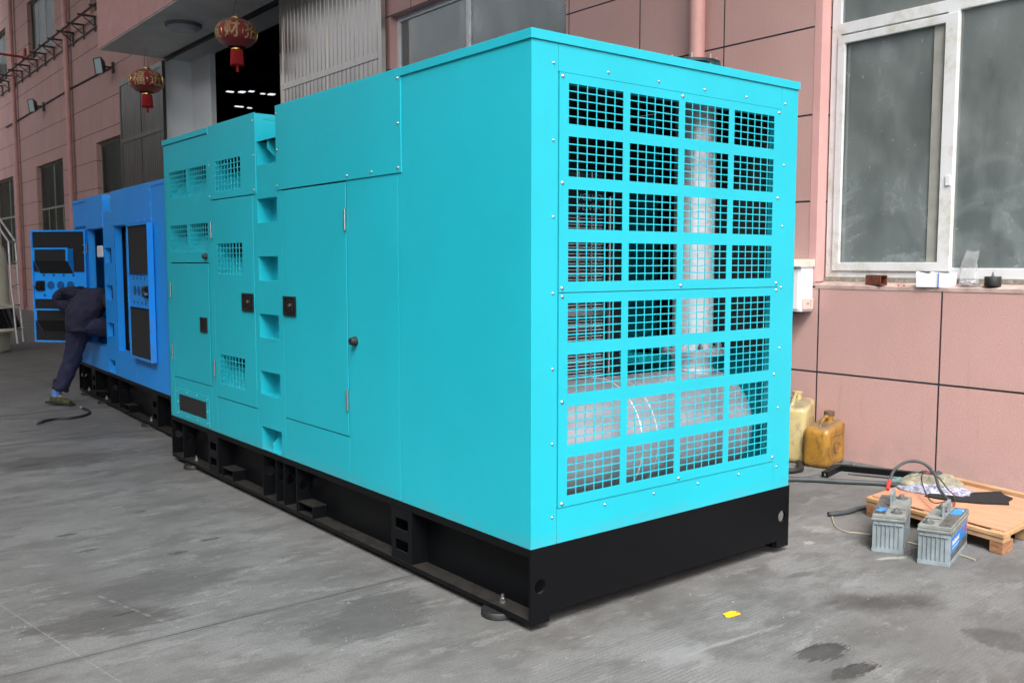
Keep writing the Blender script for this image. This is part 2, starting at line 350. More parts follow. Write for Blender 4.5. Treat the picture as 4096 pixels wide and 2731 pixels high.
def grid(a0, a1, b0, b1, na, nb, bar=.006):
    wa = (a1 - a0 - bar * (na - 1)) / na; wb = (b1 - b0 - bar * (nb - 1)) / nb
    return [(a0 + i * (wa + bar), a0 + i * (wa + bar) + wa, b0 + j * (wb + bar), b0 + j * (wb + bar) + wb) for i in range(na) for j in range(nb)]
def text_mesh(body, size, depth=.001, off=0):
    cu = bpy.data.curves.new('text', 'FONT'); cu.body = body; cu.size = size; cu.extrude = depth; cu.align_x = 'CENTER'; cu.align_y = 'CENTER'; cu.resolution_u = 3; cu.offset = off
    o = bpy.data.objects.new('text', cu); COL.objects.link(o); dg = bpy.context.evaluated_depsgraph_get()
    me = bpy.data.meshes.new_from_object(o.evaluated_get(dg)); bpy.data.objects.remove(o); return me
_bolt = {}
def bolt(p, nrm, m, parent, r=.009, name='bolt', h=.006):
    key = (r, m.name, h)
    if key not in _bolt:
        r = r * .56; b = MB().lathe([(r * 1.35, 0), (r * 1.35, h * .25), (r, h * .3), (r * .92, h * .7), (r * .5, h), (r * .15, h * 1.02)], n=12)
        me = bpy.data.meshes.new(name); me.from_pydata([tuple(v) for v in b.v], [], b.f); me.shade_smooth(); me.materials.append(m); _bolt[key] = me
    o = bpy.data.objects.new(name, _bolt[key]); COL.objects.link(o); o.parent = parent
    o.location = p; o.rotation_euler = Vector(nrm).to_track_quat('Z', 'Y').to_euler(); return o
def skinned(name, verts, edges, m, parent=None, sub=2, disp=0, dscale=.12, root=0):
    bm = bmesh.new(); ly = bm.verts.layers.skin.verify(); vs = []
    for i, (p, r) in enumerate(verts):
        v = bm.verts.new(p); r = r if isinstance(r, tuple) else (r, r); v[ly].radius = r; v[ly].use_root = (i == root); vs.append(v)
    for a, b in edges: bm.edges.new((vs[a], vs[b]))
    me = bpy.data.meshes.new(name); bm.to_mesh(me); bm.free()
    o = bpy.data.objects.new(name, me); COL.objects.link(o)
    sk = o.modifiers.new('skin', 'SKIN'); sk.use_smooth_shade = True; sk.branch_smoothing = .6
    ss = o.modifiers.new('sub', 'SUBSURF'); ss.levels = sub; ss.render_levels = sub
    dg = bpy.context.evaluated_depsgraph_get(); me2 = bpy.data.meshes.new_from_object(o.evaluated_get(dg)); bpy.data.objects.remove(o)
    if disp:
        for v in me2.vertices:
            n = v.normal; q = Vector(v.co) / dscale
            v.co += n * disp * (noise.noise(q) + .5 * abs(noise.noise(q * 2.3 + Vector((5, 1, 2)))))
    me2.shade_smooth(); o2 = link(name, me2, m, parent); return o2

# ================================================================ SETTING
g_ = MB(); g_.add([(-90, -90, 0), (90, -90, 0), (90, 120, 0), (-90, 120, 0)], [(0, 1, 2, 3)])
tag(g_.build('ground', CONCRETE, fix=False), 'stained grey concrete yard floor', 'ground', kind='structure')

# ---- factory building with the pink wall
HALLR = mat('flat_roof_felt', (.05, .05, .05), .9)
fb = thing('factory_building', 'pink panelled factory building with canopied doorway and dusty windows', 'building', (4, 0, 0))
W1 = (-1.25, 1.36, 1.30, 4.9); W2 = (4.257, 7.60, 1.38, 4.60); DR = (10.45, 16.1, 0, 5.52); Wa = (18.78, 21.16, 1.38, 4.36)
Wb = (24.45, 27.58, 1.38, 4.30); Wc = (30.9, 34.0, 1.38, 4.28); U1 = (18.0, 21.25, 7.38, 9.4); U2 = (24.75, 27.92, 7.38, 9.05); U3 = (31.1, 34.3, 7.38, 9.0)
MB().sheet('x', 0, (-9, 46, 0, 11), [W1, W2, DR, Wa, Wb, Wc, U1, U2, U3], .24).build('wall', PINK, fb)
# smooth pink reveal around the near window
MB().box(-.003, .11, 1.352, 1.42, 1.35, 4.95).build('window_reveal', PINKT, fb, .004)
def window(rect, xf, cols, rows, fw=.055, inner=None, sill=True, parent=fb, depth=.05, far=False):
    """frame with vertical mullions at cols and transoms at rows, one pane mesh behind"""
    y0, y1, z0, z1 = rect; ys = [y0] + [c for c in cols] + [y1]; zs = [z0] + list(rows) + [z1]
    hs = []
    for i in range(len(ys) - 1):
        for j in range(len(zs) - 1):
            a = ys[i] + (fw if i == 0 else fw * .55); b = ys[i + 1] - (fw if i == len(ys) - 2 else fw * .55)
            c = zs[j] + (fw if j == 0 else fw * .55); d = zs[j + 1] - (fw if j == len(zs) - 2 else fw * .55)
            hs.append((a, b, c, d))
    e = MB().sheet('x', xf, rect, hs, depth).build('window', PVCF if far else PVC, parent, .004)
    MB().box(xf + depth * .5, xf + depth * .5 + .004, y0 + .01, y1 - .01, z0 + .01, z1 - .01).build('pane', GLASSF if far else GLASS, e)
    return e, hs
# near window: inner sashes as their own frames
w, hs = window((W1[0], 1.345, 1.385, 4.88), .115, [.405], [3.26], .075)
sm = MB()
sm.sheet('x', .100, (.365, 1.285, 1.435, 3.205), [(.455, 1.225, 1.50, 3.145)], .03)
sm.build('sash', PVC, w, .004)
MB().box(.088, .10, .375, .41, 2.03, 2.10).build('handle', PVC, w, .003)
MB().box(.128, .142, .47, .545, 1.46, 3.18).build('inner_sash', mat('grey_sash', (.30, .30, .27), .5, var=.2), w)
MB().add([(-.004, -1.25, 1.324), (-.004, 1.352, 1.324), (.12, 1.352, 1.352), (.12, -1.25, 1.352), (-.004, -1.25, 1.298), (-.004, 1.352, 1.298), (.12, 1.352, 1.298), (.12, -1.25, 1.298)],
         [(0, 1, 2, 3), (4, 7, 6, 5), (0, 4, 5, 1), (1, 5, 6, 2), (2, 6, 7, 3), (3, 7, 4, 0)]).build('sill', mat('dusty_sill', (.42, .31, .28), .9, var=.35, vscale=9, bump=.4), fb)
MB().box(.115, .16, -1.25, 1.352, 1.3525, 1.3845).build('mortar_bed', mat('old_mortar', (.28, .26, .21), .95, var=.5, vscale=30, bump=1), fb)
window(W2, .10, [6.06], [], .06)
window(Wa, .10, [19.42], [3.13], .055, depth=.02, far=True)
window(Wb, .10, [25.88], [3.05], .05, depth=.02, far=True)
window(Wc, .10, [32.05], [3.0], .05, depth=.02, far=True)
for y in (24.95, 26.6):
    MB().box(.085, .099, y - .02, y + .02, 1.42, 3.0).build('mullion', PVCF, fb)
window(U1, .10, [19.0, 20.1], [], .03, depth=.012, far=True); window(U2, .10, [25.16, 26.09, 27.0], [], .028, depth=.012, far=True); window(U3, .10, [32.1, 33.2], [], .03, depth=.012, far=True)
MB().box(0, 16.2, -9, 46, 11.0, 11.2).build('building_roof', HALLR, fb)
# canopy over the door
cn = MB().box(-1.23, -.003, 7.2, 16.13, 5.52, 6.75).build('canopy', PINKT, fb)
MB().box(-1.215, -.004, 7.215, 16.115, 5.505, 5.518).build('soffit', mat('grey_soffit_paint', (.82, .86, .85), .85, var=.15, vscale=2), cn)
# recess behind the door opening, white inner jamb and lintel
INW = mat('grey_white_plaster', (.88, .92, .95), .85, var=.08, vscale=1.5)
MB().box(-.002, .52, 16.085, 16.098, 0, 5.517).box(.52, .62, 15.07, 16.2, 0, 5.52).build('door_jamb', INW, fb)
MB().box(-.001, .60, 10.46, 16.08, 5.505, 5.517).build('lintel', mat('grey_lintel', (.5, .54, .55), .85, var=.1), fb)
MB().box(-.05, -.004, 7.2, 16.0, 5.43, 5.503).build('door_rail', mat('dark_rail', (.03, .032, .035), .5, .3), fb)
# corrugated stainless sliding doors
def ribdoor(y0, y1, z1, SM, xo=-.10):
    d = MB(); per = .118; n = int((y1 - y0) / per); prof = []
    for i in range(n):
        a = y0 + i * per; prof += [(a, 0), (a + per * .55, 0), (a + per * .66, .007), (a + per * .80, .007), (a + per * .91, 0)]
    prof.append((y1, 0)); nz = 26; vs = []
    for k in range(nz + 1):
        z = .05 + (z1 - .05) * k / nz
        for (y, q) in prof: vs.append((xo + q + .005 * noise.noise(Vector((y * 1.3, z * .9, 3))) + .002 * noise.noise(Vector((y * 5, z * 3, 1))), y, z))
    w_ = len(prof); d.add(vs, [(k * w_ + i, (k + 1) * w_ + i, (k + 1) * w_ + i + 1, k * w_ + i + 1) for k in range(nz) for i in range(w_ - 1)])
    o = d.build('sliding_door', SM, fb, fix=False)
    f = MB()
    for a, b in ((y0 - .03, y0 + .05), (y1 - .05, y1 + .03)): f.box(xo - .012, xo + .05, a, b, .03, z1)
    mid = (y0 + y1) / 2; f.box(xo - .010, xo + .03, mid - .012, mid + .012, .05, z1 - .08)
    for z in (1.45, 2.8, 4.14): f.box(xo - .014, xo + .03, y0 + .052, y1 - .052, z - .045, z + .045)
    f.box(xo - .012, xo + .05, y0 - .03, y1 + .03, z1 - .0, z1 + .10)
    f.build('frame', SM, o)
    return o
SSTEEL = mat('dull_stainless', (.52, .49, .46), .30, .88, var=.22, vscale=3, rvar=.1, stretch=(1, 4, .4))
ribdoor(15.98, 18.78, 5.33, mat('dark_reflection_stainless', (.15, .14, .13), .4, .7, var=.3, vscale=3, stretch=(1, 4, .4))); ribdoor(7.66, 10.58, 5.33, SSTEEL)  # left door: its dark reflection is put into the base colour
# dark hall behind the door with roof beams and skylights
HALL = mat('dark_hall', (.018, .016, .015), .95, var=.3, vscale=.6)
LIT = bpy.data.materials.new('lit_skylight'); LIT.use_nodes = True
b = LIT.node_tree.nodes['Principled BSDF']; b.inputs['Emission Color'].default_value = (.9, .97, 1, 1); b.inputs['Emission Strength'].default_value = .45
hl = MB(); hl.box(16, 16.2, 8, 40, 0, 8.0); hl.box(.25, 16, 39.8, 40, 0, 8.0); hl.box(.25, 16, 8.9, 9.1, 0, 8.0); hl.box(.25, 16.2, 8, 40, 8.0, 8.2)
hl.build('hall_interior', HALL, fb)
bmz = MB()
for y in range(12, 39, 4): bmz.box(.3, 16, y, y + .25, 6.9, 7.4); bmz
for x in range(2, 16, 4): bmz.box(x, x + .2, 9.2, 39.7, 6.4, 6.8)
bmz.build('roof_beam', mat('dark_red_beam', (.05, .012, .012), .8), fb)
sk = []
for x0, x1, y0, y1 in ((11.6, 11.85, 31.6, 32.5), (12.0, 12.2, 31.2, 32.6), (12.25, 12.42, 31.0, 32.0), (12.8, 12.95, 31.3, 32.0), (13.08, 13.3, 31.0, 32.3), (13.15, 13.5, 34.7, 35.4), (13.72, 13.9, 34.8, 35.4), (8.56, 8.8, 21.2, 21.7), (8.84, 9.05, 21.0, 21.5)):
    q_ = .721; MB().box((x0 + 2.34) * q_ - 6.34, (x1 + 2.34) * q_ - 6.34, ((y0 * .75 + y1 * .25) + 2.8) * q_ - 2.8, ((y0 * .55 + y1 * .45) + 2.8) * q_ - 2.8, 6.14, 6.16).build('skylight', LIT, fb)
# dim room behind the near windows
rm = MB().box(3.0, 3.1, -2, 8.5, 0, 5.2).box(.25, 3.0, -2.1, -2, 0, 5.2).box(.25, 3.0, 8.4, 8.5, 0, 5.2).box(.25, 3.1, -2, 8.5, 5.1, 5.2).box(.25, 3.0, -2, 8.4, 0, .1)
rm.box(1.2, 1.35, -.6, -.15, .1, 2.2).box(1.4, 2.4, .6, 1.3, .1, 1.9).box(1.0, 1.1, -1.9, 1.0, 3.6, 3.75).box(1.9, 2.3, -1.5, -.3, .1, 2.6)
rm.build('room_interior', mat('dim_room', (.14, .15, .15), .9, var=.5, vscale=1.2), fb)
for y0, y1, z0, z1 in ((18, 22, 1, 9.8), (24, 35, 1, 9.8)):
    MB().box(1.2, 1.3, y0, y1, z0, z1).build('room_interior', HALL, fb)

# ---- unseen roof, opposite building and end wall, added to shade the yard
TRL = .08  # share of light the added roof lets through as overhead fill
YARD = dict(roof_z=12.0, roof_y=-4.0, roof_e=31.0, opp_x=-8.0, opp_y=-7.0, opp_h=8.2)
RS = bpy.data.materials.new('translucent_roof_sheet'); RS.use_nodes = True; nt = RS.node_tree; tl_ = nt.nodes.new('ShaderNodeBsdfTranslucent'); tl_.inputs[0].default_value = (.85, .9, .9, 1)
ms = nt.nodes.new('ShaderNodeMixShader'); ms.inputs[0].default_value = TRL; nt.nodes['Principled BSDF'].inputs['Base Color'].default_value = (.5, .5, .5, 1)
nt.links.new(nt.nodes['Principled BSDF'].outputs[0], ms.inputs[1]); nt.links.new(tl_.outputs[0], ms.inputs[2]); nt.links.new(ms.outputs[0], nt.nodes['Material Output'].inputs[0])
yr = tag(MB().box(YARD['opp_x'], 3.95, YARD['roof_y'], YARD['roof_e'], YARD['roof_z'], YARD['roof_z'] + .15).box(YARD['opp_x'], 3.95, YARD['roof_y'], YARD['roof_y'] + .1, YARD['roof_z'] - .5, YARD['roof_z']).build('yard_shade_roof', RS), 'unseen grey sheet roof added to shade the yard', 'roof')
ob = thing('opposite_light_blocker', 'plain grey unseen building across the yard, shaped to block light', 'building', (YARD['opp_x'], 0, 0))
MB().sheet('x', 0, (YARD['opp_y'], 46, 0, YARD['opp_h']), [(a, a + 2.4, 1.2, 3.6) for a in range(4, 44, 5)] if YARD['opp_h'] > 4 else [], -.3).build('wall', mat('grey_render', (.5, .49, .47), .9, var=.2, vscale=.5), ob)
MB().box(-.2, -.17, 2, 46, 1.1, 3.7).build('pane', mat('dark_pane', (.03, .035, .04), .15), ob)
tag(MB().box(YARD['opp_x'] - .3, 4.5, 45.9, 46.2, 0, 10.6).build('light_block_wall', mat('light_block_render', (.05, .05, .045), .9)), 'plain unseen wall added to block light from the far end', 'wall')

# ---- downpipes
def downpipe(y, z0, z1, label, rz=.065, step=1.95):
    t = thing('downpipe', label, 'pipe', (3.90, y, z0), group=None)
    MB().cyl((0, 0, 0), (0, 0, z1 - z0), rz, n=24).build('pipe', PINKP, t, smooth=True)
    c = MB(); k = .7
    while k < z1 - z0: c.lathe([(rz + .001, k), (rz + .010, k + .004), (rz + .010, k + .08), (rz + .001, k + .085)], n=24, caps=False); k += step
    c.build('coupling', PINKP, t, smooth=True); return t
downpipe(2.49, .02, 10.9, 'pink downpipe on the wall behind the turquoise generator')
downpipe(23.24, .02, 10.9, 'pink downpipe between the steel door and the far windows, nearer one of the far pair')
downpipe(29.75, .02, 10.9, 'farthest pink downpipe near the left edge of the photo')
for y in (23.08, 29.58):
    tag(MB().cyl((3.975, y, .1), (3.975, y, 10.9), .012, n=8).build('wall_conduit', mat('grey_conduit', (.16, .12, .12), .5), smooth=True), 'thin grey conduit beside the ' + ('nearer' if y < 25 else 'farthest') + ' far downpipe', 'conduit')
# horizontal conduit feeding the floodlights
tag(MB().tube([(3.975, 19.5, 5.90), (3.975, 23.0, 5.94), (3.975, 26.3, 5.92), (3.975, 31.5, 5.88)], .022).build('lamp_conduit', mat('dark_conduit', (.03, .012, .012), .5), smooth=True), 'dark horizontal conduit linking the two wall floodlights', 'conduit')
def flood(y, label):
    t = thing('floodlight', label, 'floodlight', (3.97, y, 5.87), group='floodlights on the far wall')
    g = GREYGREEN
    MB().box(-.02, .03, -.05, .05, -.12, .12).box(-.20, 0, -.015, .015, -.02, .02).build('bracket', g, t, .003)
    M = Matrix.Translation((-.26, -.02, 0)) @ Matrix.Rotation(R(20), 4, 'Z') @ Matrix.Rotation(R(-8), 4, 'Y') @ Matrix.Scale(.78, 4)
    hd = MB(); hd.hexa([M @ Vector(p) for p in ((-.06, -.17, -.22), (.11, -.08, -.12), (.11, .08, -.12), (-.06, .17, -.22), (-.06, -.17, .22), (.11, -.08, .12), (.11, .08, .12), (-.06, .17, .22))])
    hd.build('housing', g, t, .006)
    MB().box(-.072, -.062, -.155, .155, -.205, .205, M).build('glass', mat('lamp_glass', (.42, .52, .54), .15), t)
    MB().box(-.085, -.06, -.18, -.155, -.225, .225, M).box(-.085, -.06, .155, .18, -.225, .225, M).box(-.085, -.06, -.155, .155, .205, .23, M).box(-.085, -.06, -.155, .155, -.23, -.205, M).build('rim', g, t)
flood(19.5, 'square floodlight on the wall just left of the door canopy')
flood(26.25, 'square floodlight on the wall between the two far downpipes')
# pipe rack brackets
t = thing('pipe_rack', 'row of dark steel wall brackets carrying a dark red pipe', 'pipe rack', (3.98, 20, 7))
for k in range(15):
    y = 17.75 + 1.0 * k - 20
    MB().box(-.40, 0, y - .018, y + .018, .215, .26).box(-.035, 0, y - .018, y + .018, -.10, .213).hexa([(-.30, y - .01, .215), (-.27, y - .01, .215), (-.27, y + .01, .215), (-.30, y + .01, .215), (-.05, y - .01, .02), (-.036, y - .01, .04), (-.036, y + .01, .04), (-.05, y + .01, .02)]).build('bracket', GREYGREEN, t)
MB().box(-.03, -.005, -2.6, 12.6, -.012, .012).build('rail', GREYGREEN, t)
MB().tube([(-.26, -2.6, .295), (-.26, 12.6, .295)], .032, 10).build('pipe', DKRED, t, smooth=True)
t = thing('red_branch_pipe', 'bright red branch pipe joining the wall rack at a tee, left edge', 'pipe', (3.72, 27.05, 7.33))
MB().tube([(0, 0, 0), (-1.0, 0, .02), (-3.4, 0, .02)], .035, 10).build('pipe', RED, t, smooth=True)
MB().tube([(0, 0, -.05), (0, 0, .22)], .045, 10).tube([(0, -.09, .22), (0, .09, .22)], .03, 8).build('tee', RED, t, smooth=True)

# ---- ceiling lamp under the canopy
t = thing('ceiling_lamp', 'round white ceiling lamp under the door canopy', 'lamp', (3.36, 13.2, 5.50))
MB().lathe([(.30, 0), (.30, -.03), (.285, -.05)], n=40).build('rim', mat('lamp_rim', (.15, .16, .17), .5), t, smooth=True)
MB().lathe([(.275, -.035), (.265, -.07), (.20, -.105), (.10, -.125), (.01, -.13)], n=10).build('diffuser', mat('lamp_diffuser', (.50, .54, .62), .35), t)

# ---- lanterns
def lanternmat():
    g = G('red_lantern_cloth')
    c = g.mix(g.rng(g.z, -.20, .16), (.20, .003, .009), (.36, .03, .042)); c = g.mix(g.rng(g.noise(9, 5), .4, .7, 0, .35), c, (.26, .05, .06))
    g.put(g.b.inputs['Base Color'], c); g.b.inputs['Roughness'].default_value = .55; g.b.inputs['Sheen Weight'].default_value = .3
    return g.M
LANT = lanternmat(); GOLD = mat('gold_band', (.75, .56, .16), .25, .9, var=.2, vscale=14); GOLDP = mat('worn_gold_print', (.58, .42, .19), .6, .15, var=.45, vscale=30)
TASS = mat('red_tassel', (.42, .012, .016), .85, var=.4, vscale=60, stretch=(1, 1, .05))
def lantern(x, y, z, label, rot, chars, top):
    t = thing('red_lantern', label, 'lantern', (x, y, z), rot, 'red lanterns under the canopy')
    a, b_, n, k = .315, .205, 96, 20; vs = []
    def rad(ph, th): return 1 - .018 * (1 - abs(math.sin(th * 14))) ** 3 * (.3 + abs(math.sin(ph)))
    P = MB()
    for j in range(k + 1):
        ph = -1.19 + 2.38 * j / k
        for i in range(n):
            th = 2 * math.pi * i / n; q = rad(ph, th)
            P.v.append(Vector((a * q * math.cos(ph) ** .85 * math.cos(th), a * q * math.cos(ph) ** .85 * math.sin(th), b_ * math.sin(ph) / math.sin(1.19))))
    P.f = [[j * n + i, j * n + (i + 1) % n, (j + 1) * n + (i + 1) % n, (j + 1) * n + i] for j in range(k) for i in range(n)]
    body = P.build('lantern_body', LANT, t, smooth=True)
    for sgn, nm in ((1, 'top_band'), (-1, 'bottom_band')):
        MB().lathe([(.078, sgn * .195), (.082, sgn * .20), (.082, sgn * .242), (.074, sgn * .246), (.074, sgn * .20)], n=32, caps=False).build(nm, GOLD, t, smooth=True)
    for q in range(6):
        th = q * math.pi / 3 + .52; pts = []
        for j in range(15):
            ph = -.45 + .9 * j / 14; pts.append((a * 1.012 * math.cos(ph) ** .85 * math.cos(th), a * 1.012 * math.cos(ph) ** .85 * math.sin(th), b_ * math.sin(ph) / math.sin(1.19)))
        MB().tube(pts, .004, 6, radii=[.0015 + .004 * math.sin(math.pi * j / 14) for j in range(15)]).build('rib', GOLD, t, smooth=True)
    for q in range(6):
        th0 = q * math.pi / 3 + .52 + math.pi / 6; me = text_mesh(chars[q % len(chars)], .255, .0, .004)
        bm = bmesh.new(); bm.from_mesh(me)
        for _ in range(2): bmesh.ops.subdivide_edges(bm, edges=[e for e in bm.edges if e.calc_length() > .03], cuts=1)
        for v in bm.verts:
            xx, yy = v.co.x, v.co.y; ph = max(-.95, min(.95, yy / .19)); th = th0 + xx / (a * math.cos(ph) ** .6)
            rr = a * 1.012 * math.cos(ph) ** .85; v.co = Vector((rr * math.cos(th), rr * math.sin(th), b_ * math.sin(ph) / math.sin(1.19)))
        bm.to_mesh(me); bm.free()
        o = link('character_print', me, GOLDP, t); so = o.modifiers.new('thick', 'SOLIDIFY'); so.thickness = .005; so.offset = 0
    tz = -.245; T = MB()
    for i in range(44):
        th = 2 * math.pi * i / 44; l = .23 + .012 * math.sin(i * 3.7)
        T.cyl((.085 * math.cos(th), .085 * math.sin(th), tz), (.098 * math.cos(th), .098 * math.sin(th), tz - l), .0075, .0065, 5)
    T.lathe([(.075, tz), (.088, tz - .004), (.094, tz - .22)], n=24, caps=False); T.build('tassel', TASS, t)
    MB().cyl((0, 0, tz - .1), (.004, 0, tz - .33), .018, .024, 10).build('inner_tassel', TASS, t)
    h = top - z; MB().tube([(-.04, 0, .24), (-.008, 0, h)], .0035, 5).tube([(.04, 0, .24), (.008, 0, h)], .0035, 5).build('hanger', GREYGREEN, t)
lantern(3.40, 15.35, 4.88, 'smaller looking red lantern with gold characters, in front of the steel door', R(-15), ['福', '进', '宝'], 5.505)
lantern(3.50, 11.30, 5.01, 'larger looking red lantern with gold characters, before the dark doorway', R(-5), ['财', '招', '寶'], 5.505)

# ================================================================ GENERATOR BODIES
def chassis(t, L, W, M, zb=.03, zt=.345, post=(.985, 3.435), gus=(), tubes=(), gleft=True, pads=(.235, 3.87)):
    """black I-beam skid; local x into the set, y along it"""
    web = .09
    b_ = MB(); b_.box(web, web + .01, .012, L - .012, zb + .001, zt - .001).box(W - web - .01, W - web, .012, L - .012, zb + .001, zt - .001)
    b_.box(0, web - .001, .013, L - .013, zt - .034, zt).box(0, web - .001, .013, L - .013, zb, zb + .023)
    b_.box(W - web + .001, W, .013, L - .013, zt - .034, zt).box(W - web + .001, W, .013, L - .013, zb, zb + .023)
    b_.box(web + .011, W - web - .011, .02, L - .02, zt - .03, zt - .005)
    b_.build('beam', M, t, .003)
    def rounded(plate_y, th, x0, x1, z0, z1, holes, name='end_plate', legs=None):
        bm = bmesh.new(); pts = [(x0, z0)]
        if legs: pts = [(x0, z0), (x0 + legs, z0), (x0 + legs, z0 + .038), (x1 - legs, z0 + .038), (x1 - legs, z0), (x1, z0), (x1, z1), (x0, z1)]
        else: pts = [(x0, z0), (x1, z0), (x1, z1), (x0, z1)]
        # outline + circular holes via a filled curve
        cu = bpy.data.curves.new('c', 'CURVE'); cu.dimensions = '2D'; cu.fill_mode = 'BOTH'; cu.extrude = th / 2
        def spl(P): 
            sp = cu.splines.new('POLY'); sp.points.add(len(P) - 1); sp.use_cyclic_u = True
            for i, (a, c) in enumerate(P): sp.points[i].co = (a, c, 0, 1)
        spl(pts)
        for (hx, hz, hr) in holes: spl([(hx + hr * math.cos(q * math.pi / 12), hz + hr * math.sin(q * math.pi / 12)) for q in range(24)])
        o = bpy.data.objects.new('c', cu); COL.objects.link(o); me = bpy.data.meshes.new_from_object(o.evaluated_get(bpy.context.evaluated_depsgraph_get())); bpy.data.objects.remove(o); bm.free()
        me.transform(Matrix(((1, 0, 0, 0), (0, 0, 1, plate_y + th / 2), (0, 1, 0, 0), (0, 0, 0, 1))))
        link(name, me, M, t, .002)
    rounded(0, .012, 0, W + .01, zb, zt + .003, [(.05, .187, .03), (W - .05, .193, .03)], legs=.10 if W > 1.7 else .09)
    rounded(L - .012, .012, 0, W + .01, zb, zt, [(.05, .2, .03), (W - .05, .2, .03)], legs=.09)
    for y in gus: rounded(y, .008, .001, web - .001, zb + .024, zt - .035, [(.046, .205, .029)], 'gusset')
    for y in post:
        hs = [(y - .058, y + .055, .207, .259), (y - .058, y + .055, .101, .153)]
        p = MB().sheet('x', .0015, (y - .0925, y + .0925, zb + .024, zt - .035), hs, .006).build('lifting_post', M, t, .002)
        MB().box(.008, web - .001, y - .0925, y - .0865, zb + .024, zt - .035).box(.008, web - .001, y + .0865, y + .0925, zb + .024, zt - .035).box(.075, .08, y - .085, y + .085, zb + .03, zt - .04).build('post_side', M, p)
    for y0, y1 in tubes:
        z0 = zb + .024; z1 = z0 + .068
        q = MB(); q.box(-.004, web - .001, y0, y0 + .006, z0, z1).box(-.004, web - .001, y1 - .006, y1, z0, z1).box(-.004, web - .001, y0 + .006, y1 - .006, z1 - .006, z1).box(-.004, web - .001, y0 + .006, y1 - .006, z0, z0 + .006)
        q.build('box_tube', M, t, .0015)
    for y in pads:
        for x in (.028, W - .028):
            MB().lathe([(.072, .0005), (.076, .004), (.076, zb - .006), (.072, zb - .001)], (x, y + .012, 0), 36).build('rubber_foot', RUBBER, t, smooth=True)
        MB().cyl((.04, y, zb + .023), (.04, y, zb + .028), .016, n=16).cyl((.04, y, zb + .028), (.04, y, zb + .044), .0135, n=6).cyl((.04, y, zb + .044), (.04, y, zb + .062), .0075, n=10).build('anchor_bolt', STEEL, t)
def hinge(p, h, m, parent):
    MB().cyl((p[0] - .008, p[1], p[2]), (p[0] - .008, p[1], p[2] + h), .0075, n=12).build('hinge', STEEL, parent, smooth=True)
def latch(y0, y1, z0, z1, parent, x=0):
    o = MB().sheet('x', x - .010, (y0, y1, z0, z1), [(y0 + .014, y1 - .014, z0 + .014, z1 - .014)], .009).build('latch', PLASTIC, parent, .002)
    c = (y0 + y1) / 2 - .01; MB().box(x - .003, x, y0 + .012, y1 - .012, z0 + .012, z1 - .012).box(x - .016, x - .003, c - .05, c + .025, z0 + .02, z1 - .02).build('paddle', PLASTIC, o, .003)
    MB().cyl((x - .02, c - .012, (z0 + z1) / 2 + .005), (x - .016, c - .012, (z0 + z1) / 2 + .005), .010, n=16).box(x - .024, x - .019, c - .03, c - .005, (z0 + z1) / 2 + .0, (z0 + z1) / 2 + .01).build('lock', STEEL, o)
def pocket(y0, y1, z0, z1, M, parent, d=.09, x=.003, gus=0):
    b_ = MB(); th = .004
    b_.box(x, x + d, y1, y1 + th, z0 - th, z1 + th).box(x, x + d, y0 - th, y0, z0 - th, z1 + th).box(x, x + d, y0, y1, z0 - th, z0).box(x, x + d, y0, y1, z1, z1 + th).box(x + d, x + d + th, y0 - th, y1 + th, z0 - th, z1 + th)
    ym = (y0 + y1) / 2
    if gus == 1: b_.add([(x + .004, ym, z1), (x + .004, ym, z1 - .05), (x + d, ym - .01, z0), (x + d, ym - .01, z1), (x + .004, ym - .004, z1), (x + .004, ym - .004, z1 - .05), (x + d, ym - .014, z0), (x + d, ym - .014, z1)], [(0, 1, 2, 3), (7, 6, 5, 4), (0, 4, 5, 1), (1, 5, 6, 2), (2, 6, 7, 3), (3, 7, 4, 0)])
    if gus == -1: b_.add([(x + .004, ym, z0), (x + .004, ym, z0 + .05), (x + d, ym - .01, z1), (x + d, ym - .01, z0), (x + .004, ym - .004, z0), (x + .004, ym - .004, z0 + .05), (x + d, ym - .014, z1), (x + d, ym - .014, z0)], [(0, 1, 2, 3), (7, 6, 5, 4), (0, 4, 5, 1), (1, 5, 6, 2), (2, 6, 7, 3), (3, 7, 4, 0)])
    return b_.build('step_pocket', M, parent)
def scoop(y0, y1, z0, z1, M, parent, x=.004, d=.10):
    th = .003; zf = z0 + (z1 - z0) * .62
    b_ = MB(); b_.box(x, x + d, y1, y1 + th, z0 - .01, z1).box(x, x + d, y0 - th, y0, z0 - .01, z1)
    b_.add([(x, y0, z0), (x, y1, z0), (x + d, y1, zf), (x + d, y0, zf), (x, y0, z0 - th), (x, y1, z0 - th), (x + d, y1, zf - th), (x + d, y0, zf - th)], [(0, 1, 2, 3), (7, 6, 5, 4), (0, 4, 5, 1), (1, 5, 6, 2), (2, 6, 7, 3), (3, 7, 4, 0)])
    return b_.build('air_scoop', M, parent)

# ---------------------------------------------------------------- turquoise generator
gt = thing('generator_set', 'large turquoise canopied diesel generator on a black skid, in the foreground', 'generator', (0, 0, 0))
L_, W_, ZB, ZT = 4.27, 1.74, .347, 2.395
chassis(gt, L_, 1.74, BLACK, gus=(4.02, 2.41, 2.13, 2.595, 2.30), tubes=((3.075, 3.265), (1.92, 2.107)))
T = TEAL
def sidepanel(name, y0, y1, z0, z1, holes=(), x=0, t=.003, par=gt, M=T, gap=.0015, bev=.0012):
    return MB().sheet('x', x, (y0 + gap, y1 - gap, z0, z1), list(holes), t).build(name, M, par, bev)
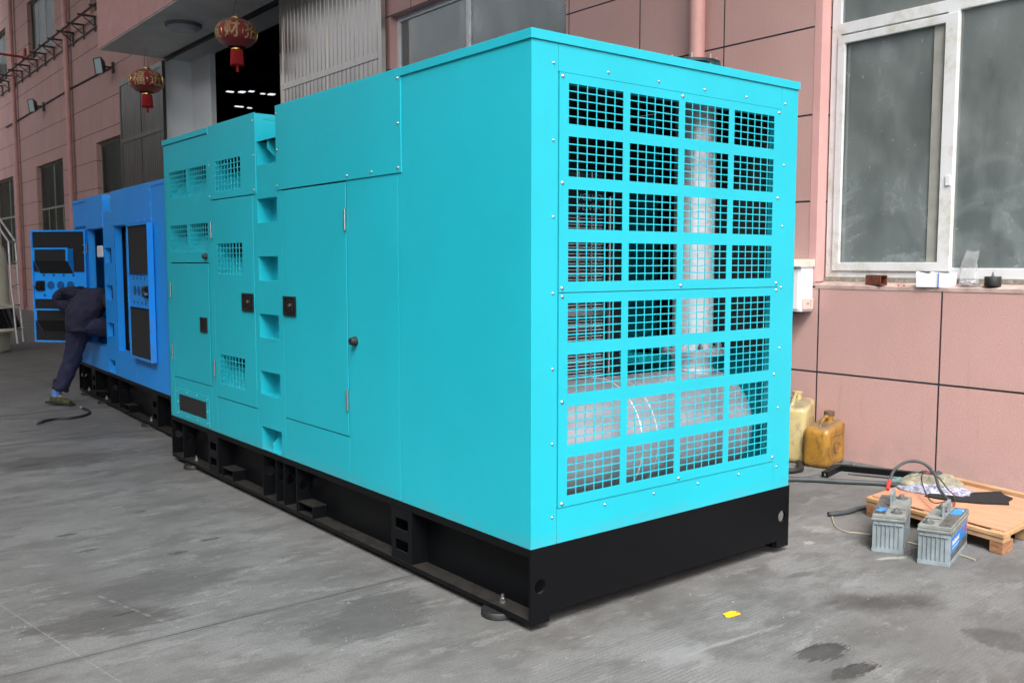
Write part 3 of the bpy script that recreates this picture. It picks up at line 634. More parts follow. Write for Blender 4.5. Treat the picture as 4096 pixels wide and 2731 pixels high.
# side skin split as on the real canopy
sidepanel('side_panel', 0, .985, ZB, 2.394)
sidepanel('side_panel', .985, 1.483, ZB, 1.9165)
sidepanel('side_panel', 1.483, 2.256, ZB, .586)
pk = [(2.317, 2.591, 1.738, 1.881), (2.32, 2.592, 1.39, 1.535), (2.325, 2.597, 1.043, 1.187), (2.322, 2.60, .694, .837), (2.317, 2.60, .353, .492), (2.317, 2.582, 2.08, 2.221)]
col = MB().sheet('x', 0, (2.2575, 2.6545, ZB, 2.225), pk, .003).build('step_column', T, gt, .0012)
for i, p in enumerate(pk): pocket(*p, T, col, gus=(1 if i == 5 else -1 if i == 4 else 0))
sidepanel('side_panel', 2.656, 3.325, ZB, .590)
v1 = grid(3.807, 4.157, 1.965, 2.152, 8, 6) + grid(3.421, 3.766, 1.965, 2.152, 8, 6); v2 = grid(3.818, 4.165, 1.575, 1.766, 8, 6) + grid(3.416, 3.765, 1.575, 1.766, 8, 6)
sidepanel('side_panel', 3.325, 4.27, 1.499, 2.355, v1 + v2)
sidepanel('side_panel', 3.325, 3.412, ZB, 1.498); sidepanel('side_panel', 4.161, 4.27, ZB, 1.498); sidepanel('side_panel', 3.4135, 4.1595, ZB, .650)
for a, b_, c, d in ((3.807, 4.157, 1.965, 2.152), (3.421, 3.766, 1.965, 2.152), (3.818, 4.165, 1.575, 1.766), (3.416, 3.765, 1.575, 1.766)): scoop(a, b_, c, d, T, gt)
# access doors
def door(y0, y1, z0, z1, vents=(), par=gt, M=T, x=-.003):
    hs = []
    for v in vents: hs += grid(*v, 8, 6)
    d = MB().sheet('x', x, (y0, y1, z0, z1), hs, .005).build('door', M, par, .0018)
    for v in vents: scoop(*v, M, d)
    return d
d1 = door(1.486, 2.250, .592, 1.910); hinge((0, 1.490, 1.665), .108, STEEL, d1); hinge((0, 1.490, .728), .110, STEEL, d1); latch(2.078, 2.240, 1.193, 1.306, d1, -.003)
d2 = door(2.658, 3.313, .596, 1.908, [(2.833, 3.241, 1.425, 1.622), (2.833, 3.241, .691, .888)]); hinge((0, 3.338, 1.662), .107, STEEL, d2); hinge((0, 3.338, .732), .108, STEEL, d2); latch(2.668, 2.842, 1.195, 1.308, d2, -.003)
d3 = door(3.418, 4.154, .655, 1.491); hinge((0, 4.178, 1.242), .109, STEEL, d3); hinge((0, 4.178, .787), .108, STEEL, d3)
pl = MB().sheet('x', -.010, (3.459, 3.589, 1.017, 1.121), [(3.478, 3.570, 1.034, 1.104)], .008).box(-.004, -.002, 3.475, 3.573, 1.03, 1.108).build('pull_handle', PLASTIC, d3, .003)
# upper bolted panels
upn = MB().box(-.005, .001, .945, 2.306, 1.918, 2.399).build('upper_panel', T, gt, .0015)
for y, z in ((2.292, 2.352), (2.292, 2.146), (2.292, 1.940), (1.462, 1.940), (1.217, 1.940), (.969, 2.352), (.969, 2.146), (.969, 1.941)): bolt((-.005, y, z), (-1, 0, 0), STEEL, upn, .011)
v3 = (2.828, 3.243, 1.963, 2.158)
upf = MB().sheet('x', -.005, (2.598, 3.363, 1.914, 2.399), grid(*v3, 8, 6), .006).build('upper_panel', T, gt, .0015); scoop(*v3, T, upf, x=.002)
for y, z in ((2.622, 2.351), (2.622, 2.146), (2.622, 1.938), (3.350, 2.349), (3.350, 2.144), (3.350, 1.936)): bolt((-.005, y, z), (-1, 0, 0), STEEL, upf, .010)
# roof
rf = MB(); rf.box(-.007, 1.747, -.007, .944, 2.358, 2.396).box(0, 1.74, .944, 2.306, 2.36, 2.394).box(0, 1.74, 2.598, 3.364, 2.36, 2.394).box(-.007, 1.747, 3.364, 4.277, 2.358, 2.396)
rf.box(.001, 1.739, 2.306, 2.598, 2.221, 2.225).build('roof', T, gt, .0015)
MB().box(.0, 1.74, 2.5985, 2.6025, 2.226, 2.359).box(0, 1.74, 2.3015, 2.3055, 2.226, 2.359).build('roof_step', T, gt)
MB().sheet('y', 2.5965, (.01, 1.7, 2.228, 2.385), [(.05, 1.66, 2.243, 2.37)], .0015).build('roof_step_frame', T, gt)
# far end, back side, floor and inner lining
MB().box(0, 1.74, 4.262, 4.268, ZB, 2.357).box(1.734, 1.74, .004, 4.26, ZB, 2.357).build('rear_panel', T, gt)
MB().box(.135, 1.60, 1.72, 4.22, .40, 2.19).build('inner_lining', FOAM, gt)
MB().box(.004, .007, 1.45, 2.30, .56, 1.95).box(.004, .007, 3.30, 3.345, .56, 1.95).build('dark_gap_backing', DARK, gt)  # dark sheets behind the doors, added so the gaps look shaded
MB().box(.0045, .007, .96, 1.02, ZB, 1.93).box(.0045, .007, 1.47, 1.50, ZB, .6).box(.0045, .007, 2.24, 2.27, ZB, .6).box(.0045, .007, 3.31, 3.34, ZB, .6).build('seam_backing', T, gt)
# inspection window
iw = MB().sheet('x', -.004, (3.471, 4.125, .358, .576), [(3.527, 4.08, .407, .530)], .004).build('inspection_frame', T, gt, .0015)
MB().box(-.0015, .002, 3.52, 4.09, .40, .535).build('inspection_glass', mat('dark_perspex', (.012, .012, .012), .35), iw)
for y in (3.497, 4.10):
    for z in (.386, .468, .552): bolt((-.004, y, z), (-1, 0, 0), STEEL, iw, .009)
for y in (3.70, 3.90):
    for z in (.380, .556): bolt((-.004, y, z), (-1, 0, 0), STEEL, iw, .009)
# rubber door buffers
for y, z, s in ((1.404, 1.097, 1), (3.449, 1.540, .85)):
    MB().lathe([(.024 * s, 0), (.025 * s, -.006), (.017 * s, -.034 * s), (.008, -.035 * s), (.008, -.02), (.002, -.02)], (0, y, z), 20, 'x').build('door_buffer', RUBBER, gt, smooth=True)
# ---- louvred end
def endpanel(name, x0, x1, z0, z1, holes=(), y=0, t=.003, M=T, par=gt, bev=.0012):
    return MB().sheet('y', y, (x0, x1, z0, z1), list(holes), t).build(name, M, par, bev)
ep = endpanel('end_post', .0, .1372, ZB, 2.357); eq = endpanel('end_post', 1.6025, 1.74, ZB, 2.357)
et = endpanel('end_rail', .1388, 1.6010, 2.2495, 2.357); eb = endpanel('end_rail', .1388, 1.6010, ZB, .4945)
for z in (2.279, 1.980, 1.680, 1.376, 1.071, .766, .462): bolt((.112, 0, z), (0, -1, 0), STEEL, ep, .008); bolt((1.632, 0, z), (0, -1, 0), STEEL, eq, .008)
for x in (.412, .718, 1.020, 1.325): bolt((x, 0, 2.279), (0, -1, 0), STEEL, et, .008); bolt((x, 0, .467), (0, -1, 0), STEEL, eb, .008)
BAR = .0048
xs = [.190, .5385, .887, 1.2355]
def grille(z0, z1, tops, bolts):
    hs = []
    for zt in tops:
        for x in xs: hs += grid(x, x + .308, zt - .159, zt, 6, 5, BAR)
    g2 = MB().sheet('y', -.004, (.1405, 1.5995, z0, z1), hs, .0025).build('grille_panel', T, gt)
    for x, z in bolts: bolt((x, -.004, z), (0, -1, 0), STEEL, g2, .011)
grille(1.3795, 2.2475, (2.210, 2.002, 1.793, 1.581), [(.158, 2.233), (.870, 2.232), (1.580, 2.231), (.158, 1.816), (.158, 1.396), (.875, 1.396), (1.586, 1.397), (1.584, 1.816)])
grille(.4965, 1.3755, (1.335, 1.124, .911, .700), [(.160, 1.362), (1.588, 1.362), (.161, .933), (.162, .511), (.880, .513), (1.590, .517), (1.588, .940)])
# inner return flanges and what stands behind the grille
MB().box(.141, .160, .004, .05, .50, 2.245).box(1.58, 1.599, .004, .05, .50, 2.245).box(.16, 1.58, .004, .05, 2.215, 2.245).box(.16, 1.58, .004, .03, 1.365, 1.39).build('inner_flange', T, gt)
MB().box(1.60, 1.72, .06, .80, 1.05, 2.3).box(.02, 1.60, .9, .915, 1.95, 2.3).box(.14, 1.5, .05, 1.7, 2.31, 2.34).box(.02, .03, .10, 1.5, .42, 2.3).box(.02, 1.72, .05, 1.6, .352, .372).build('foam_bounce_baffle', FOAM, gt)  # left, ceiling and floor sheets added to cut light bouncing behind the grille
MB().box(.02, .9, 1.56, 1.575, .36, 2.3).box(1.25, 1.6, .6, .9, .96, 1.0).box(1.45, 1.70, .45, 1.5, .80, 1.0).build('baffle', T, gt, .002)
MB().box(1.55, 1.70, .95, 1.30, 1.35, 1.40).build('cable_shelf', DARK, gt)
ra = MB(); z = .70
rad = thing('radiator', '', ''); [rad.__delitem__(k) for k in ('label', 'category')]; rad.parent = gt
MB().box(.30, 1.10, .74, .82, .66, 1.96).build('core', mat('radiator_core', (.05, .053, .06), .6), rad)
while z < 1.93: ra.box(.31, 1.09, .715, .739, z, z + .0045); z += .0165
ra.build('fins', FIN, rad)
rr = MB()
for x in (.45, .62, .80, .897, .988, 1.083): rr.cyl((x, .70, .66), (x, .70, 1.96), .0045, n=8)
rr.box(.30, 1.11, .69, .708, 1.225, 1.25).build('guard_rod', STEEL, rad)
MB().cyl((1.118, .70, .66), (1.118, .70, 1.84), .011, n=10).build('guard_post', STEEL, rad)
MB().box(1.13, 1.20, .70, .84, .6, 2.2).box(.03, 1.2, .83, .86, .6, 2.25).build('side_channel', DARK, rad)
plt = MB().box(.80, 1.055, .680, .692, 1.745, 1.865).build('name_plate', DARK, rad)
for tx, zc in (('VOLVO', 1.828), ('PENTA', 1.778)):
    me = text_mesh(tx, .046, .001); me.transform(Matrix(((1.15, 0, 0, .952), (0, 0, 1, .677), (0, 1, 0, zc), (0, 0, 0, 1)))); link('lettering', me, LETTER, plt)
# silencer drum with riser
ex = thing('exhaust_silencer', '', ''); [ex.__delitem__(k) for k in ('label', 'category')]; ex.parent = gt
MB().lathe([(.04, 1.605), (.14, 1.595), (.22, 1.565), (.265, 1.52), (.28, 1.46), (.28, .20), (.26, .10), (.1, .06)], (0, .335, .675), 56, 'x').build('drum', SILVER, ex, smooth=True)
wd = MB()
for xx in (.70, .80): wd.lathe([(.279, xx), (.2835 if xx < .75 else .281, xx + .004), (.279, xx + .009)], (0, .335, .675), 56, 'x', caps=False)
wd.build('weld_seam', WELD, ex, smooth=True)
MB().cyl((1.36, .335, .86), (1.36, .335, 2.40), .104, n=40).build('riser_pipe', RISER, ex, smooth=True)
MB().lathe([(.105, .947), (.113, .955), (.105, .965)], (1.36, .335, 0), 40, caps=False).build('weld_seam', WELD, ex, smooth=True)
MB().cyl((1.36, .335, 1.035), (1.36, .335, 1.047), .168, n=40).cyl((1.36, .335, 1.049), (1.36, .335, 1.061), .168, n=40).build('flange', SILVER, ex, smooth=True)
for k in range(8):
    th = k * math.pi / 4 + .2; x, y = 1.36 + .142 * math.cos(th), .335 + .142 * math.sin(th)
    MB().cyl((x, y, 1.062), (x, y, 1.082), .015, n=6).cyl((x, y, 1.082), (x, y, 1.112), .008, n=8).build('flange_bolt', STEEL, ex)
MB().cyl((1.30, .335, 2.396), (1.30, .335, 2.47), .09, n=32).cyl((1.30, .335, 2.47), (1.30, .335, 2.484), .155, n=40).build('roof_flange', mat('dark_flange', (.04, .045, .05), .3, .7), ex, smooth=True)
for k in range(8):
    th = k * math.pi / 4; x, y = 1.30 + .13 * math.cos(th), .335 + .13 * math.sin(th)
    MB().cyl((x, y, 2.455), (x, y, 2.51), .009, n=6).build('flange_bolt', STEEL, ex)

# ---------------------------------------------------------------- blue generator
bg = thing('generator_set', 'blue canopied diesel generator with both side doors open, behind the turquoise one', 'generator', (.2551, 4.5017, 0), R(-2.281))
LB, WB, B0, B1 = 4.2, 1.45, .368, 2.19; B = BLUE
chassis(bg, LB, WB, BLACK, zb=.022, zt=.366, post=(1.118, 3.48), gus=(4.02, 2.36, 2.73, 3.98), tubes=((1.98, 2.165), (3.17, 3.35)), pads=(.3, 1.38, 3.08, 3.9))
def bp(name, y0, y1, z0, z1, holes=()): return sidepanel(name, y0, y1, z0, z1, holes, par=bg, M=B)
bp('side_panel', 0, 1.2, B0, 2.19); bp('side_panel', 1.2, 1.676, B0, 1.855); bp('side_panel', 1.676, 2.345, B0, .625)
pkb = [(2.485, 2.74, a, b_) for a, b_ in ((1.495, 1.645), (1.12, 1.268), (.745, .885), (.384, .507))]
cb = MB().sheet('x', 0, (2.345, 2.80, B0, 2.012), pkb, .003).build('step_column', B, bg, .0012)
for i, p in enumerate(pkb): pocket(*p, B, cb, gus=-1 if i == 3 else 0)
pocket(2.44, 2.765, 1.90, 2.008, B, cb, gus=1)
bp('side_panel', 2.802, 3.495, B0, .622); vb = grid(3.55, 4.10, 1.865, 1.898, 14, 1)
bp('side_panel', 3.497, 4.2, B0, 2.152, vb)
ub = MB().box(-.005, .001, 1.01, 2.44, 1.857, 2.195).build('upper_panel', B, bg, .0015)
for y, z in ((1.03, 2.13), (1.03, 2.0), (1.03, 1.88), (1.22, 1.88), (1.42, 1.88), (2.42, 2.14), (2.42, 2.0), (2.42, 1.88)): bolt((-.005, y, z), (-1, 0, 0), STEEL, ub, .012)
uf = MB().box(-.005, .001, 2.765, 3.52, 1.857, 2.195).build('upper_panel', B, bg, .0015)
for y, z in ((2.785, 2.14), (2.785, 2.0), (2.785, 1.88), (3.50, 2.13), (3.50, 2.0), (3.50, 1.88)): bolt((-.005, y, z), (-1, 0, 0), STEEL, uf, .012)
MB().box(-.007, WB + .007, -.007, 1.01, 2.155, 2.193).box(0, WB, 1.01, 2.44, 2.16, 2.19).box(0, WB, 2.765, 3.52, 2.16, 2.19).box(-.007, WB + .007, 3.52, 4.207, 2.155, 2.193).box(0, WB, 2.44, 2.765, 2.008, 2.012).build('roof', B, bg, .0015)
MB().box(0, WB, 2.765, 2.77, 2.013, 2.16).box(0, WB, 2.435, 2.44, 2.013, 2.16).build('roof_step', B, bg)
MB().box(0, WB, 4.192, 4.198, B0, 2.155).box(WB - .006, WB, .004, 4.19, B0, 2.155).box(0, WB, .0, .004, B0, 2.155).build('rear_panel', B, bg)
def frame_in(y0, y1, z0, z1):   # door frame return
    MB().box(.004, .07, y0 - .006, y0, z0 - .006, z1).box(.004, .07, y1, y1 + .006, z0 - .006, z1).box(.004, .07, y0, y1, z0 - .006, z0).box(.004, .07, y0, y1, z1, z1 + .006).build('door_frame', B, bg)
frame_in(1.69, 2.335, .63, 1.85); frame_in(2.815, 3.485, .63, 1.85)
MB().box(.40, .42, 1.4, 4.1, .4, 2.1).box(.05, .4, 2.40, 2.75, .4, 2.0).box(.05, WB - .05, 1.4, 4.1, .40, .45).box(.05, .4, 1.35, 1.4, .4, 2.1).build('inner_lining', FOAM, bg)
en = MB().box(.18, .40, 1.72, 1.90, .7, 1.5).cyl((.30, 1.95, 1.1), (.30, 2.25, 1.1), .12, n=20).box(.25, .36, 2.9, 3.2, .7, 1.1).cyl((.22, 1.75, .5), (.22, 1.75, 1.8), .015, n=8)
en.build('engine_block', mat('engine_metal', (.05, .055, .06), .5, .5), bg)
MB().box(.10, .16, 2.25, 2.31, .7, 1.8).box(.1, .3, 2.83, 3.0, 1.42, 1.50).box(.06, .35, 2.83, 3.1, 1.15, 1.17).build('inner_bracket', B, bg)
MB().box(.025, .040, 2.98, 3.20, 1.555, 1.675).box(.041, .06, 3.0, 3.18, 1.57, 1.66).build('control_box', WHITE, bg, .006)
MB().cyl((.06, 1.98, 1.19), (.02, 1.98, 1.19), .012, n=10).cyl((.06, 1.98, 1.13), (.02, 1.98, 1.13), .012, n=10).box(.055, .07, 1.9, 2.0, 1.09, 1.22).build('latch_striker', STEEL, bg)
def opendoor(w, h, scoops, loc, rz, mirror):
    """door leaf seen from its foam lined inner side; local y runs from hinge to free edge, inner face at -x"""
    d = thing('door', '', ''); [d.__delitem__(k) for k in ('label', 'category')]; d.parent = bg; d.location = loc; d.rotation_euler = (0, 0, rz)
    MB().box(.045, .049, 0, w, 0, h).build('skin', B, d)
    MB().sheet('x', 0, (0, w, 0, h), [(.018, w - .018, .018, h * .385), (.018, w - .018, h * .385 + .001, h * .63), (.018, w - .018, h * .631, h - .018)], .045).build('rim', B, d, .003)
    for k, (a, c) in enumerate(((.018, h * .385), (.631 * h, h - .018))):
        MB().box(.012, .040, .018, w - .018, a, c).build('foam_pad', FOAM, d)
    hs = []; bz = h * .39
    band = MB().box(.010, .040, .018, w - .018, h * .388, h * .627).build('latch_band', B, d, .002)
    RC = bpy.data.materials.get('blue_recess_shade') or mat('blue_recess_shade', (.006, .075, .25), .5)  # darker blue for flat discs, the shade of recesses put into the colour
    for i in range(4):
        yy = (.16 + .12 * i) if w > .6 else .1 + .1 * i
        for zz in (.42, .60): MB().cyl((.0095, yy * w / .66, h * zz), (.0075, yy * w / .66, h * zz), .016, n=16).build('recess', RC, band)
    for i in range(3): MB().cyl((.0095, (.20 + .12 * i) * w / .66, h * .51), (.0072, (.20 + .12 * i) * w / .66, h * .51), .045, n=28).build('recess', RC, band)
    lt = MB().box(-.004, .010, w - .15, w - .05, h * .46, h * .55).box(-.03, -.004, w - .12, w - .06, h * .47, h * .54).build('latch', PLASTIC, d, .003)
    MB().box(-.035, -.028, w - .055, w - .03, h * .498, h * .508).cyl((-.03, w - .04, h * .49), (-.005, w - .04, h * .49), .012, n=12).build('latch_bolt', STEEL, lt)
    for (z0, z1) in scoops:
        y0, y1 = .16, w - .10; hh = z1 - z0; zm = z0 + hh * .52
        sc2 = MB()
        sc2.hexa([(-.09, y0, zm), (.012, y0, z0), (.012, y0 - .004, z0), (-.09, y0 - .004, zm), (-.09, y0, z1), (.012, y0, z1), (.012, y0 - .004, z1), (-.09, y0 - .004, z1)])
        sc2.hexa([(-.09, y1, zm), (.012, y1, z0), (.012, y1 + .004, z0), (-.09, y1 + .004, zm), (-.09, y1, z1), (.012, y1, z1), (.012, y1 + .004, z1), (-.09, y1 + .004, z1)])
        sc2.box(-.094, .012, y0 - .004, y1 + .004, z1, z1 + .004).box(-.096, -.090, y0 - .012, y0 + .012, zm, z1).box(-.096, -.090, y1 - .012, y1 + .012, zm, z1).box(-.096, -.090, y0 - .012, y1 + .012, z1 - .006, z1 + .012)
        sc2.build('scoop', B, d)
        MB().box(-.089, -.086, y0 + .013, y1 - .013, zm, z1 - .006).hexa([(-.089, y0 + .001, zm), (.012, y0 + .001, z0), (.012, y1 - .001, z0), (-.089, y1 - .001, zm), (-.084, y0 + .001, zm + .003), (.014, y0 + .001, z0 + .005), (.014, y1 - .001, z0 + .005), (-.084, y1 - .001, zm + .003)]).build('scoop_foam', FOAM, d)
    return d
HD = 1.225
# far door: hinged at y=3.49, swung out about 137 deg;   near door: folded flat against the panel
od = opendoor(.665, HD, [(.75 - .0, 1.02), (.12, .36)], (-.03, 3.49, .625), 0, 1)
od.rotation_euler = (0, 0, R(43))
nd = opendoor(.70, HD, [], (-.058, 1.655, .622), 0, -1)
nd.scale = (1, -1, 1)
MB().cyl((-.012, 3.50, 1.60), (-.012, 3.50, 1.70), .008, n=10).box(-.05, -.008, 3.50, 3.56, 1.605, 1.615).box(-.05, -.008, 3.50, 3.56, 1.685, 1.695).build('hinge', STEEL, bg)

# ================================================================ PERSON working in the blue generator
NAVY = mat('navy_work_cloth', (.013, .013, .036), .9, var=.35, vscale=9, bump=.4, bscale=60)
NAVY2 = mat('navy_trouser_cloth', (.012, .014, .046), .9, var=.35, vscale=7, bump=.4, bscale=60)
SKIN = mat('skin', (.34, .19, .13), .5); HAIR = mat('black_hair', (.006, .005, .005), .6, bump=.6, bscale=150)
def loft(rings, n=28, sub=2):
    vs = []
    for c_, d_, s_r, o_r in rings:
        c_ = Vector(c_); d_ = Vector(d_).normalized(); sv = Vector((0, 1, 0)); sv = (sv - d_ * sv.dot(d_)).normalized(); ov = d_.cross(sv)
        vs += [c_ + sv * s_r * math.cos(2 * math.pi * i / n) + ov * o_r * math.sin(2 * math.pi * i / n) for i in range(n)]
    k = len(rings); fs = [(i * n + j, i * n + (j + 1) % n, (i + 1) * n + (j + 1) % n, (i + 1) * n + j) for i in range(k - 1) for j in range(n)]
    return vs, fs + [tuple(range(n - 1, -1, -1)), tuple(range((k - 1) * n, k * n))]
def cloth(name, lofts, m_, parent, disp, dscale, sub=2):
    b_ = MB()
    for r_ in lofts: b_.add(*loft(r_))
    o = b_.build(name, m_, None); ss = o.modifiers.new('s', 'SUBSURF'); ss.levels = sub
    me = bpy.data.meshes.new_from_object(o.evaluated_get(bpy.context.evaluated_depsgraph_get())); bpy.data.objects.remove(o)
    for v in me.vertices:
        q = Vector(v.co); w = noise.noise(q / dscale) * .6 + .8 * abs(noise.noise(Vector((q.x * .6, q.y * .6, q.z * 1.7)) / (dscale * .55) + Vector((5, 1, 2)))) - .2
        v.co += v.normal * disp * w
    me.shade_smooth(); return link(name, me, m_, parent)
pr = thing('person', 'person in navy work clothes bending into the open side of the blue generator', 'person', (0, 7.7, 0))
pr_o = Vector((0, 7.7, 0))
def pv(l): return [((p[0] - 0, p[1] - 7.7, p[2]), r) for p, r in l]
# body, one continuous figure
sk_v = [((.21, 7.68, .90), .12), ((.28, 7.67, 1.02), .12), ((.38, 7.66, 1.12), .13), ((.49, 7.63, 1.17), .055), ((.57, 7.60, 1.19), .075), ((.65, 7.58, 1.17), .085),
        ((.36, 7.80, 1.15), .040), ((.06, 7.892, 1.155), .028), ((.12, 7.845, 1.03), .020), ((.17, 7.80, .955), .022),
        ((.42, 7.50, 1.12), .055), ((.58, 7.42, 1.0), .042), ((.72, 7.45, .9), .03), ((.78, 7.47, .88), .03),
        ((.20, 7.76, .84), .085), ((.12, 7.75, .50), .055), ((-.03, 7.77, .10), .030), ((.05, 7.66, .035), .022),
        ((.26, 7.57, .84), .085), ((.52, 7.52, .80), .06), ((.55, 7.5, .66), .04), ((.64, 7.5, .64), .03)]
sk_e = [(0, 1), (1, 2), (2, 3), (3, 4), (4, 5), (2, 6), (6, 7), (7, 8), (8, 9), (2, 10), (10, 11), (11, 12), (12, 13), (0, 14), (14, 15), (15, 16), (16, 17), (0, 18), (18, 19), (19, 20), (20, 21)]
skinned('body', pv(sk_v), sk_e, SKIN, pr)
# face details on the head, turned into the machine
MB().lathe([(.012, 0), (.010, .015), (.002, .022)], (.735 - 0, -.12, 1.16), 10, 'x').build('nose', SKIN, pr, smooth=True)
for dy in (-.085, .085): MB().lathe([(.004, -.010), (.022, -.004), (.022, .004), (.004, .010)], (.63, -.12 + dy, 1.17), 12, 'y').build('ear', SKIN, pr, smooth=True)
skinned('hair', pv([((.55, 7.60, 1.215), .075), ((.62, 7.59, 1.235), .082), ((.68, 7.58, 1.225), .07)]), [(0, 1), (1, 2)], HAIR, pr, disp=.006, dscale=.03)
for (hx, hy, hz, dx, dz) in ((.22, .06, .92, .5, -.8), (.78, -.23, .88, .9, -.2)):
    d = Vector((dx, .05, dz)).normalized(); side = Vector((0, 1, 0)); fm = []
    vs = [((hx, hy, hz), .026)]; es = []
    for q, (off, ln) in enumerate(((-.03, .060), (-.011, .074), (.010, .070), (.029, .055))):
        b0 = Vector((hx, hy, hz)) + d * .05 + side * off
        k = len(vs); vs += [(tuple(b0), .011), (tuple(b0 + d * ln * .55), .0095), (tuple(b0 + d * ln * .9 + Vector((.02, 0, -.015))), .008)]; es += [(0, k), (k, k + 1), (k + 1, k + 2)]
    b0 = Vector((hx, hy, hz)) + side * .035 + d * .01; k = len(vs); vs += [(tuple(b0), .012), (tuple(b0 + d * .03 + side * .02), .010)]; es += [(0, k), (k, k + 1)]
    skinned('hand', vs, es, SKIN, pr, sub=1)
# jacket
up_ = (0, 0, 1)
cloth('jacket', [
    [((.205, -.02, .765), up_, .185, .135), ((.205, -.02, .79), up_, .192, .142), ((.21, -.022, .86), (.1, 0, 1), .200, .155), ((.225, -.025, .93), (.2, 0, 1), .215, .170), ((.26, -.03, 1.00), (.4, 0, 1), .215, .170), ((.31, -.035, 1.07), (.6, 0, .9), .215, .160), ((.37, -.04, 1.12), (.9, 0, .7), .20, .14), ((.43, -.05, 1.145), (1, 0, .5), .150, .11), ((.48, -.06, 1.17), (1, 0, .4), .08, .075)],
    [((.38, .06, 1.13), (-.6, 1, .1), .09, .08), ((.31, .12, 1.16), (-1, .9, .1), .088, .078), ((.20, .165, 1.175), (-1, .3, 0), .074, .066), ((.10, .19, 1.17), (-1, .2, -.05), .066, .062), ((.05, .198, 1.145), (-.5, 0, -1), .068, .066), ((.07, .185, 1.09), (.2, -.1, -1), .072, .072), ((.11, .15, 1.04), (.5, -.3, -1), .072, .074), ((.15, .11, .99), (.5, -.4, -1), .060, .062)],
    [((.40, -.13, 1.12), (.3, -1, 0), .085, .08), ((.46, -.23, 1.09), (1, -.6, -.5), .078, .075), ((.55, -.27, 1.02), (1, -.2, -.7), .066, .064), ((.64, -.27, .96), (1, .1, -.6), .056, .054), ((.70, -.255, .92), (1, .1, -.5), .046, .046)]], NAVY, pr, .030, .10)
MB().tube([(.44, -.18, 1.255), (.47, -.12, 1.275), (.49, -.06, 1.27), (.50, 0, 1.25)], .010, 8).build('collar', mat('red_collar_trim', (.40, .02, .03), .7), pr, smooth=True)
# trousers
cloth('trousers', [
    [((.22, -.02, .92), up_, .165, .12), ((.21, -.01, .84), up_, .175, .13), ((.20, .02, .76), (.15, -.1, 1), .135, .13), ((.175, .04, .68), (.3, 0, 1), .108, .108), ((.145, .045, .56), (.3, 0, 1), .092, .095), ((.125, .045, .47), (.3, 0, 1), .088, .088), ((.085, .05, .36), (.5, 0, 1), .085, .082), ((.035, .058, .25), (.5, 0, 1), .088, .080), ((.0, .062, .175), (.4, 0, 1), .092, .080), ((-.008, .062, .150), (.3, 0, 1), .090, .078)],
    [((.22, -.10, .86), (-.6, .2, .8), .12, .12), ((.29, -.14, .83), (-1, .1, .3), .115, .115), ((.38, -.17, .82), (-1, .1, 0), .10, .10), ((.48, -.18, .80), (-1, 0, .2), .09, .09), ((.55, -.18, .76), (-.5, 0, 1), .085, .085), ((.56, -.19, .70), (0, 0, 1), .075, .075)]], NAVY2, pr, .026, .08)
skinned('sock', pv([((-.015, 7.765, .19), .052), ((-.03, 7.775, .12), .052), ((-.04, 7.77, .065), .046)]), [(0, 1), (1, 2)], mat('light_blue_sock', (.10, .19, .50), .9, var=.3, vscale=40), pr)
camo = mat('camouflage_cloth', (.07, .075, .02), .85, col2=(.012, .016, .010), vscale=22)
sh = skinned('shoe', pv([((-.085, 7.83, .062), (.040, .046)), ((-.03, 7.76, .062), (.048, .054)), ((.03, 7.68, .042), (.044, .034)), ((.075, 7.625, .034), (.036, .026))]), [(0, 1), (1, 2), (2, 3)], camo, pr, disp=.004, dscale=.03)
MB().hexa([(-.135, .13, .028), (-.055, .19, .028), (.125, -.06, .002), (.065, -.125, .002), (-.135, .13, .044), (-.055, .19, .044), (.125, -.06, .018), (.065, -.125, .018)]).build('sole', RUBBER, pr, .006)

# ---- cut cable on the floor
t = thing('cable', 'short black cut cable curled on the floor beside the blue generator', 'cable', (0, 6.9, .012))
def smooth_path(P, n=8):
    P = [Vector(p) for p in P]; out = []
    for i in range(len(P) - 1):
        p0 = P[max(i - 1, 0)]; p1 = P[i]; p2 = P[i + 1]; p3 = P[min(i + 2, len(P) - 1)]
        for k in range(n):
            u = k / n; out.append(.5 * ((2 * p1) + (p2 - p0) * u + (2 * p0 - 5 * p1 + 4 * p2 - p3) * u * u + (3 * p1 - p0 - 3 * p2 + p3) * u ** 3))
    return out + [P[-1]]
cp = smooth_path([(-.43, -.28, .0), (-.366, -.20, .004), (-.262, -.15, 0), (-.142, -.18, 0), (-.008, -.10, 0), (.075, .03, 0), (.114, .21, 0), (.10, .36, .004)])
MB().tube(cp, .014, 8).build('sheath', RUBBER, t, smooth=True)
MB().tube([cp[0], cp[0] + Vector((-.03, -.045, .008)), cp[0] + Vector((-.05, -.09, .0))], .008, 6).tube([cp[-1], cp[-1] + Vector((-.01, .06, .01))], .008, 6).build('terminal', STEEL, t)

